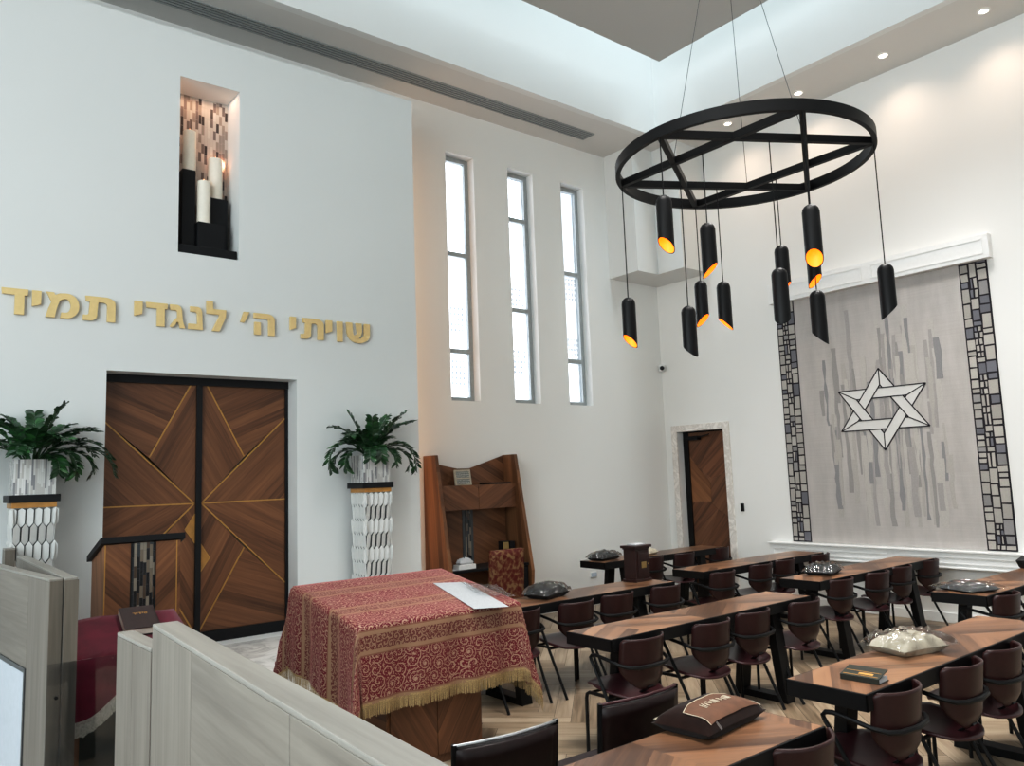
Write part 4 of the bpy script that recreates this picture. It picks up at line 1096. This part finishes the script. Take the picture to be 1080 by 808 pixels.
# ------------------------------------------------------------------ lattice plant stands, planters and plants
def make_stand():
    s = thing('plant_stand', 'x', 'plant stand')
    w = .30; h = 1.275
    mb = MB(); mb.box(-w / 2 + .036, w / 2 - .036, .041, w - .01, 0, h); mb.build('core', M['metalframe'], s)
    a_, Hh, tt = .027, .165, .034
    for face in ('front', 'left', 'right'):
        mb = MB(); r_ = 0
        while True:
            zc_ = r_ * (Hh - tt) + Hh / 2 - .05
            if zc_ - Hh / 2 > h: break
            for k in range(-3, 4):
                xc = 2 * a_ * k + (r_ % 2) * a_
                if abs(xc) > w / 2 - .005: continue
                g_ = .0045 if face == 'front' else .0016
                P0 = [(0, Hh / 2), (a_ - g_, Hh / 2 - tt), (a_ - g_, -Hh / 2 + tt), (0, -Hh / 2 + g_), (-a_ + g_, -Hh / 2 + tt), (-a_ + g_, Hh / 2 - tt)]
                def P(p, o_):
                    x = xc + p[0]; z = min(max(zc_ + p[1], 0), h)
                    if face == 'front': return (x, .035 - o_, z)
                    if face == 'left': return (-w / 2 + .03 - o_, .15 + x, z)
                    return (w / 2 - .03 + o_, .15 + x, z)
                tw = 0 if face != 'front' else (1 if (r_ % 2) else -1)
                dep = lambda p: .008 + (.022 if face == 'front' else .010) * (p[1] / Hh + .5) + tw * .35 * p[0] + .004
                mb.add([P(p, dep(p)) for p in P0] + [P(p, dep(p) - .004) for p in P0], [(0, 1, 2, 3, 4, 5)] + [(i, (i + 1) % 6, (i + 1) % 6 + 6, i + 6) for i in range(6)])
            r_ += 1
        mb.build('lattice_face', M['lattice'], s)
    mb = MB(); mb.box(-.145, .145, .012, .30, h, h + .04); mb.build('gold_band', M['goldwood'], s)
    mb = MB(); mb.box(-.167, .167, 0, .33, h + .04, h + .095); mb.build('black_cap', M['blackwood'], s, bevel=.003)
    return s
s1 = make_stand(); s1.location = (.883, 6.8, .42); s1['label'] = 'white lattice plant stand with black cap, left of the ark'
s2 = copy_tree(s1); s2.location = (3.738, 6.8, .42); s2['label'] = 'white lattice plant stand with black cap, right of the ark'
for s in (s1, s2): s['group'] = 'lattice plant stands'
def make_plant(name, label, loc, fronds, seed):
    rs = random.Random(seed)
    p = thing(name, label, 'plant', loc, group='plants in mosaic planters')
    w = .275; h = .262
    mb = MB(); q = .012
    mb.box(-w / 2, w / 2, -w / 2, -w / 2 + q, 0, h); mb.box(-w / 2, w / 2, w / 2 - q, w / 2, 0, h); mb.box(-w / 2, -w / 2 + q, -w / 2 + q, w / 2 - q, 0, h); mb.box(w / 2 - q, w / 2, -w / 2 + q, w / 2 - q, 0, h); mb.box(-w / 2 + q, w / 2 - q, -w / 2 + q, w / 2 - q, 0, .02)
    mb.build('planter', M['mosplanter'], p)
    mb = MB(); mb.box(-w / 2 + q, w / 2 - q, -w / 2 + q, w / 2 - q, .02, h - .03); mb.build('soil', M['soil'], p)
    for (az, el, L_, sag) in fronds:
        mb = MB(); d = Vector((cos(R(az)), sin(R(az)), 0)); p0 = Vector((d.x * .04 + rs.uniform(-.03, .03), d.y * .04 + rs.uniform(-.03, .03), h - .035))
        pts = []; pos = p0.copy(); N = 16; a = R(el)
        for i in range(N + 1):
            pos.y = min(pos.y, .17); pts.append(pos.copy()); pos = pos + (d * cos(a) + Vector((0, 0, 1)) * sin(a)) * (L_ / N); a -= sag / N * (1 + i / N)
        mb.mat(0); mb.tube(pts, [.008 - .006 * i / N for i in range(N + 1)], 6)
        side = Vector((-d.y, d.x, 0))
        k = 0
        for i in range(5, N + 1):
            for half in ((0, .5) if i < N else (0,)):
                if i == N and half: continue
                q0 = pts[i] if half == 0 else (pts[i] + pts[i + 1]) / 2
                tg = (pts[min(i + 1, N)] - pts[max(i - 1, 0)]).normalized(); up = side.cross(tg).normalized()
                if up.z < 0: up = -up
                for s in (-1, 1):
                    ll = (.088 - .045 * abs(i / N - .6)) * rs.uniform(.85, 1.12); lw = ll * .43
                    dr = (side * s * .85 + tg * .5 + up * rs.uniform(.05, .5)).normalized(); wv = dr.cross(up).normalized()
                    wv = (wv + up * rs.uniform(-.35, .35)).normalized()
                    prof = [(0, .0), (.18, .6), (.45, 1), (.72, .8), (1, 0)]
                    vs = []
                    for t_, ww in prof:
                        c = q0 + dr * (ll * t_) - Vector((0, 0, 1)) * (ll * .22 * t_ * t_)
                        vs += [c - wv * (lw * ww / 2) + up * (.10 * lw * ww), c, c + wv * (lw * ww / 2) + up * (.10 * lw * ww)]
                    for q_ in vs: q_.y = min(q_.y, .222)
                    fs = []
                    for r_ in range(4):
                        b = r_ * 3; fs += [(b, b + 1, b + 4, b + 3), (b + 1, b + 2, b + 5, b + 4)]
                    mb.mat(1 if rs.random() < .8 else 2); mb.add(vs, fs, True)
        mb.build('frond', [M['stem'], M['leaf'], M['leaf2']], p, recalc=False, angle=60)
    return p
zc2 = .42 + 1.37
make_plant('zz_plant', 'glossy green plant in a mosaic planter right of the ark', (3.738, 6.965, zc2),
           [(185, 62, .66, 2.3), (172, 50, .50, 1.9), (-3, 52, .68, 2.0), (10, 70, .62, .9), (150, 85, .50, .4), (60, 80, .46, .7), (-15, 76, .58, .6), (5, 60, .68, .7), (200, 72, .42, 1.3), (-60, 55, .42, 2.0), (240, 60, .40, 1.8), (-100, 70, .40, 2.2), (90, 65, .4, 1.2), (120, 72, .45, 1.0), (-140, 72, .52, 1.3), (-35, 64, .44, 1.5), (225, 78, .36, .8), (-75, 78, .34, 1.1), (195, 52, .46, 2.2), (-20, 50, .5, 2.0), (165, 74, .5, .9), (-50, 80, .46, .6), (-120, 82, .44, .5), (-170, 66, .48, 1.4), (20, 80, .5, .5)], 4)
make_plant('zz_plant', 'glossy green plant in a mosaic planter at the left edge', (.883, 6.965, zc2),
           [(180, 55, .6, 2.0), (160, 60, .5, 1.4), (0, 48, .66, 1.7), (5, 66, .52, .9), (-10, 58, .60, 1.5), (90, 82, .46, .5), (200, 75, .5, .8), (-70, 45, .36, 1.8), (250, 62, .45, 1.5), (-45, 52, .5, 2.0), (30, 75, .45, .8), (140, 80, .42, .5), (-110, 68, .42, 1.6), (225, 60, .5, 1.4), (-25, 70, .5, 1.1), (-5, 40, .34, 2.0), (180, 72, .5, .9), (-90, 76, .38, .9), (-30, 80, .5, .4), (15, 58, .52, 1.4), (-150, 74, .46, .8), (-60, 66, .46, 1.2), (-15, 50, .5, 1.9)], 9)

# ------------------------------------------------------------------ bookcase desk by the window wall
bc = thing('bookcase_desk', 'tall walnut study desk with splayed sides and hood shelf against the wall', 'desk', (5.645, 8.05, 0))
wl, wr_ = 5.03 - 5.645, 6.26 - 5.645
prof = [(0, 0), (0, 2.075), (-.25, 2.075), (-.52, .66), (-.46, 0)]
for x, an in ((wl, 85), (wr_ - .045, 85)):
    mb = MB(); mb.prism(prof, lambda a, b, q: (q, a, b), x, x + .045); mb.build('side_panel', wood('YZ', an, (.075, .032, .014), (.25, .115, .05), pw=.09), bc, bevel=.003)
mb = MB(); a, b = wl + .045, wr_ - .045
mb.prism([(a, 0), (a, 2.0), (-.15, 1.915), (.04, 1.915), (b, 2.07), (b, 0)], lambda p, q, r_: (p, r_, q), -.03, -.005); mb.build('back_panel', wood('XZ', -28, pw=.1), bc)
mb = MB(); mb.box(a, b, -.25, -.03, 1.69, 1.71); mb.box(a, b, -.23, -.03, 1.42, 1.44); mb.build('hood_shelf', wood('XY', 0), bc)
for s in (-1, 1):
    mb = MB(); mb.box(a if s < 0 else (a + b) / 2 + .002, (a + b) / 2 - .002 if s < 0 else b, -.255, -.235, 1.42, 1.712); mb.build('hood_front', wood('XZ', -30 * s * -1 if s > 0 else -30, pw=.09), bc, bevel=.002)
mb = MB(); mb.box(a, b, -.47, -.03, .72, .75); mb.build('desk_top', M['blackwood'], bc, bevel=.003)
mb = MB(); mb.box(-.1, .06, -.036, -.028, .75, 1.42); mb.build('strip_frame', M['metalframe'], bc)
mb = MB(); mb.box(-.06, .02, -.042, -.034, .75, 1.42); mb.build('mosaic_strip', M['mosdark'], bc)
mb = MB(); mb.box(.30, b, -.45, -.04, .12, .715); mb.box(.31, b - .01, -.46, -.45, .42, .70); mb.box(.31, b - .01, -.46, -.45, .14, .41); mb.build('drawer_unit', M['blackwood'], bc, bevel=.003)
t = thing('prayer_times_board', 'small cream-framed board with grey print on the hood shelf', 'board', (5.48, 7.87, 1.7105))
MM = Matrix.Rotation(R(-10), 3, 'X'); mb = MB(); mb.obox((0, .02, .095), .24, .02, .19, MM); mb.build('frame', M['cream'], t, bevel=.002)
mb = MB(); mb.obox(Vector((0, .02, .095)) + MM @ Vector((0, -.011, .035)), .19, .003, .075, MM); mb.obox(Vector((0, .02, .095)) + MM @ Vector((0, -.011, -.05)), .19, .003, .06, MM)
g = NT('grey_print'); oo = g.sep(g.coord()); ln = g.m('GREATER_THAN', g.m('FRACT', g.m('MULTIPLY', oo[2], 45.0)), .5); nn = g.noise(g.coord(), 120, 2)
mb.build('print_panel', g.set(g.mix(g.m('MULTIPLY', ln, g.m('GREATER_THAN', nn, .47)), (.16, .17, .16), (.42, .42, .38)), .6), t)
mb = MB(); mb.box(-.17, .17, -.1, .1, 0, .02); tag(mb.build('dark_folder', M['blackwood'], None, (5.98, 7.90, 1.7105), bevel=.002), 'thin dark folder lying on the right of the hood shelf', 'folder')
t = thing('tissue_box', 'white tissue box with tissues on the study desk', 'tissue box', (5.33, 7.68, .7505))
mb = MB(); mb.box(-.12, .12, -.06, .06, 0, .055); mb.build('box', M['white'], t, bevel=.003)
mb = MB(); pillow(mb, .2, .1, .06, seed=3, wr=.4, n=12); o = mb.build('tissue', M['paper'], t, (0, 0, .055), angle=60)
mb = MB(); mb.box(-.09, .09, -.06, .06, 0, .006); tag(mb.build('white_card', M['paper'], None, (5.17, 7.70, .7505)), 'small white card on the left of the study desk', 'card')
mb = MB(); mb.mat(0); mb.box(-.06, .03, -.05, .05, 0, .26); mb.mat(1); mb.box(-.062, .028, -.052, -.049, .12, .25)
tag(mb.build('gold_book', [M['blackwood'], M['brass']], None, (6.04, 7.83, .7505), bevel=.002), 'black book with gold front standing on the study desk', 'book')
mb = MB(); mb.box(-.035, .035, -.06, .06, 0, .255); tag(mb.build('black_book', M['blackwood'], None, (6.12, 7.83, .7505), bevel=.002), 'black box file standing right of the gold-fronted book', 'book')
c = thing('floral_chair', 'high-backed chair upholstered in red and gold floral fabric at the study desk', 'chair', (5.46, 7.10, 0))
def fb(u, v): a = 2 * u - 1; return (a * (.225 - .005 * v), -.02 - .04 * v, .42 + .575 * v)
mb = MB(); mb.grid(8, 8, fb); mb.build('backrest', M['floral'], c, solid=.07, recalc=False)
mb = MB(); mb.box(-.22, .22, .02, .40, .38, .48); mb.build('seat', M['floral'], c, bevel=.02)
for x in (-.19, .19):
    for y in (0, .36):
        mb = MB(); mb.box(x - .02, x + .02, y - .02, y + .02, 0, .40); mb.build('leg', M['blackwood'], c)

# ------------------------------------------------------------------ grey wood partitions
def partition(label, p_far, p_near, thick, z1, stiles, inset=None, zin=None, group='grey wood partition panels'):
    """runs from p_far to p_near (left face line), local +y towards far"""
    pf, pn = Vector(p_far), Vector(p_near); d = (pf - pn); L_ = d.length; rz = atan2(d.y, d.x) - pi / 2
    t = thing('partition_panel', label, 'partition', (pn.x, pn.y, 0), rz, group)
    mb = MB(); mb.box(0, thick, 0, L_, z1 - .012, z1); mb.build('top_cap', M['greyT'], t, bevel=.003)
    edges = [0] + stiles + [L_]
    for i in range(len(edges) - 1):
        a, b = edges[i], edges[i + 1]; stile = (b - a) < .6 and (i == 0 or i == len(edges) - 2 or (i % 2 == 0))
        mb = MB()
        if not stile and inset:
            mb.box(0, thick, a + .001, b - .001, zin, z1 - .012); mb.box(0, thick, a + .001, b - .001, 0.0, .2)
        else:
            mb.box(0, thick, a + .001 * (i > 0), b - .001 * (i < len(edges) - 2), 0, z1 - .012)
        mb.build('stile' if stile else 'rail_panel', M['greyV'] if stile else M['greyH'], t, bevel=.002)
        if not stile and inset:
            mb = MB(); f_ = .022
            mb.box(-.006, thick + .004, a, b, zin - f_, zin); mb.box(-.006, thick + .004, a, a + f_, .2, zin - f_); mb.box(-.006, thick + .004, b - f_, b, .2, zin - f_); mb.box(-.006, thick + .004, a + f_, b - f_, .2, .2 + f_); o = mb.build('pane_frame', M['metalframe'], t)
            mb = MB(); mb.box(.01, thick - .01, a + f_, b - f_, .2 + f_, zin - f_); mb.build('pane', M['palepane'], o)
    return t, L_
partition('grey oak partition wall running across the foreground towards the camera', (.650, 2.579), (.553, .62), .072, 1.40, [.80, 1.50], None, None)
P2 = partition('lower grey oak partition piece behind the end of the foreground partition', (.641, 2.985), (.652, 2.60), .052, 1.325, [.2], True, 1.0)
t, L_ = partition('tall grey oak partition at the left edge with pale framed pane', (.44, 6.2), (.626, 4.285), .055, 1.40, [.37, 1.60], True, .945)
mb = MB(); mb.box(.0, .054, -.012, -.0005, 0, 1.39); mb.build('end_board', M['greyE'], t)
t2, L_ = partition('second grey oak partition leaf hinged behind the left edge partition', (.70, 6.1), (.686, 4.27), .055, 1.40, [.3, 1.5])
mb = MB(); mb.box(.0, .058, -.012, -.0005, 0, 1.39); mb.build('end_board', M['greyE'], t2)
t3, L_ = partition('far grey oak partition post standing behind the left edge partition', (.688, 6.76), (.690, 6.64), .062, 1.42, [])
mb = MB(); mb.box(.0, .062, -.012, -.0005, 0, 1.41); mb.build('end_board', M['greyE'], t3)
t = thing('acrylic_screen', 'clear acrylic sheet screwed to the end of the left partition', 'screen', (.622, 4.255, 0))
mb = MB(); mb.box(0, .62, -.006, 0, 0, 1.02); mb.build('sheet', M['acrylic'], t)
mb = MB(); mb.tube([(.04, -.012, .868), (.04, .0, .868)], .008, 10); mb.build('screw', M['black'], t)

# ------------------------------------------------------------------ outside
M['facade'] = plain('pale_facade', (.92, .92, .92), .8, var=.02, scale=1)
M['darkwin'] = plain('far_window', (.10, .11, .12), .6)
mb = MB(); mb.box(-.3, .3, -.1, .2, -.42, .42); wmesh = None
for bx, ztop, rows, lb_ in ((124.6, 53, (49.3, 34.2), 'left'), (147.0, 61, (57.4, 38.6), 'middle'), (168.8, 67, (63.2, 43.8), 'right')):
    b = thing('apartment_building', 'pale distant apartment tower with small dark windows seen through the %s window' % lb_, 'building', (bx, 180, -12), group='distant apartment towers')
    m2 = MB(); m2.box(-4.6, 4.6, 0, 9, 0, ztop + 12); m2.build('facade', M['facade'], b)
    for r0 in rows:
        for i in range(4):
            for j in range(5):
                loc = (-1.9 + 1.25 * i, 0, r0 - 1.55 * j + 12)
                if wmesh is None: c = mb.build('window', M['darkwin'], b, loc); wmesh = c
                else: c = wmesh.copy(); col.objects.link(c); c.parent = b; c.location = loc

# ------------------------------------------------------------------ lights
def area(name, loc, rot, sx, sy, e, c):
    l = bpy.data.lights.new(name, 'AREA'); l.shape = 'RECTANGLE'; l.size = sx; l.size_y = sy; l.energy = e; l.color = c
    o = bpy.data.objects.new(name, l); col.objects.link(o); o.location = loc; o.rotation_euler = rot; return o
COOL = (.76, .92, 1.0)
# daylight falling through the skylight slot around the floating panel
area('skylight_back', (2.9, 6.77, 9.9), (0, 0, 0), 10.8, .62, 150, COOL)
area('skylight_right', (8.14, 1.9, 9.9), (0, 0, 0), .60, 8.8, 190, COOL)
area('skylight_left', (-2.1, 2.2, 9.9), (0, 0, 0), .55, 9.0, 150, COOL)
area('skylight_front', (2.9, -2.3, 9.9), (0, 0, 0), 10.0, .55, 120, COOL)
for q_ in ((3.6, .9, 80), (7.0, 3.3, 130), (3.4, 3.0, 90)):
    o = area('ceiling_light_panel', (q_[0], q_[1], 7.15), (0, 0, 0), 1.6, 1.6, q_[2], (1.0, .98, .95)); o.data.spread = R(88)  # added fill lamps out of view, brightening floor and tables from above
area('window_light_front', (2.6, YF + .05, 3.4), (R(-90), 0, 0), 9.5, 4.6, 70, (.95, .98, 1.0))  # added fill lamp behind the camera, no window in that wall
area('window_light_left', (XL + .05, 1.3, 3.6), (0, R(-90), 0), 4.6, 7.0, 560, (.86, .96, 1.0))  # added fill lamp along the unseen, windowless left wall
for x, y in spots + [(9.0, 1.85), (9.0, .75)]:
    l = bpy.data.lights.new('downlight_beam', 'SPOT'); l.energy = 38; l.color = (1.0, .72, .52); l.spot_size = R(135); l.spot_blend = 1.0; l.shadow_soft_size = .12
    o = bpy.data.objects.new('downlight_beam', l); col.objects.link(o); o.location = (x, y, ZC - .03); o.rotation_euler = (0, R(-4), 0)
# warm strip behind the ark wall's edge
area('ark_edge_strip', (AXR - .06, 7.72, 3.3), (0, R(-90), R(25)), 5.2, .05, 15, (1.0, .60, .34))
area('niche_strip', (2.25, 7.36, 5.555), (0, 0, 0), .5, .2, 1.5, (1.0, .58, .38))
area('niche_glow', (2.50, 7.5, 4.95), (0, R(90), 0), .05, .05, .5, (1.0, .45, .25))
w = bpy.data.worlds.new('sky'); scene.world = w; w.use_nodes = True
bgn = w.node_tree.nodes['Background']; bgn.inputs[0].default_value = (.90, .96, 1.0, 1); bgn.inputs[1].default_value = 6.0

# ------------------------------------------------------------------ camera
f_, yw, pt, rl = 831.13, .673529, .117749, -.0356578
fwd = Vector((sin(yw) * cos(pt), cos(yw) * cos(pt), sin(pt))); rg = Vector((cos(yw), -sin(yw), 0)); up = rg.cross(fwd)
c, s = cos(rl), sin(rl)
Rv, Uv = rg * c + up * s, up * c - rg * s
cam = bpy.data.cameras.new('camera'); co = bpy.data.objects.new('camera', cam); col.objects.link(co)
cam.sensor_fit = 'HORIZONTAL'; cam.sensor_width = 36; cam.lens = f_ / 1080 * 36; cam.clip_start = .05; cam.clip_end = 600
mw = Matrix((Rv, Uv, -fwd)).transposed().to_4x4(); mw.translation = Vector((0, 0, 1.8)); co.matrix_world = mw
scene.camera = co
scene.view_settings.view_transform = 'Standard'; scene.view_settings.look = 'None'; scene.view_settings.exposure = .04; scene.view_settings.gamma = 1
scene.cycles.use_denoising = True; scene.cycles.max_bounces = 8; scene.cycles.diffuse_bounces = 5; scene.cycles.transparent_max_bounces = 16
scene.cycles.sample_clamp_indirect = 6; scene.cycles.caustics_reflective = False; scene.cycles.caustics_refractive = False

vs_ = scene.view_settings; vs_.use_curve_mapping = True
cm = vs_.curve_mapping; cv = cm.curves[3]
cv.points.new(.08, .056); cv.points.new(.26, .225); cv.points.new(.56, .57)
cm.update()
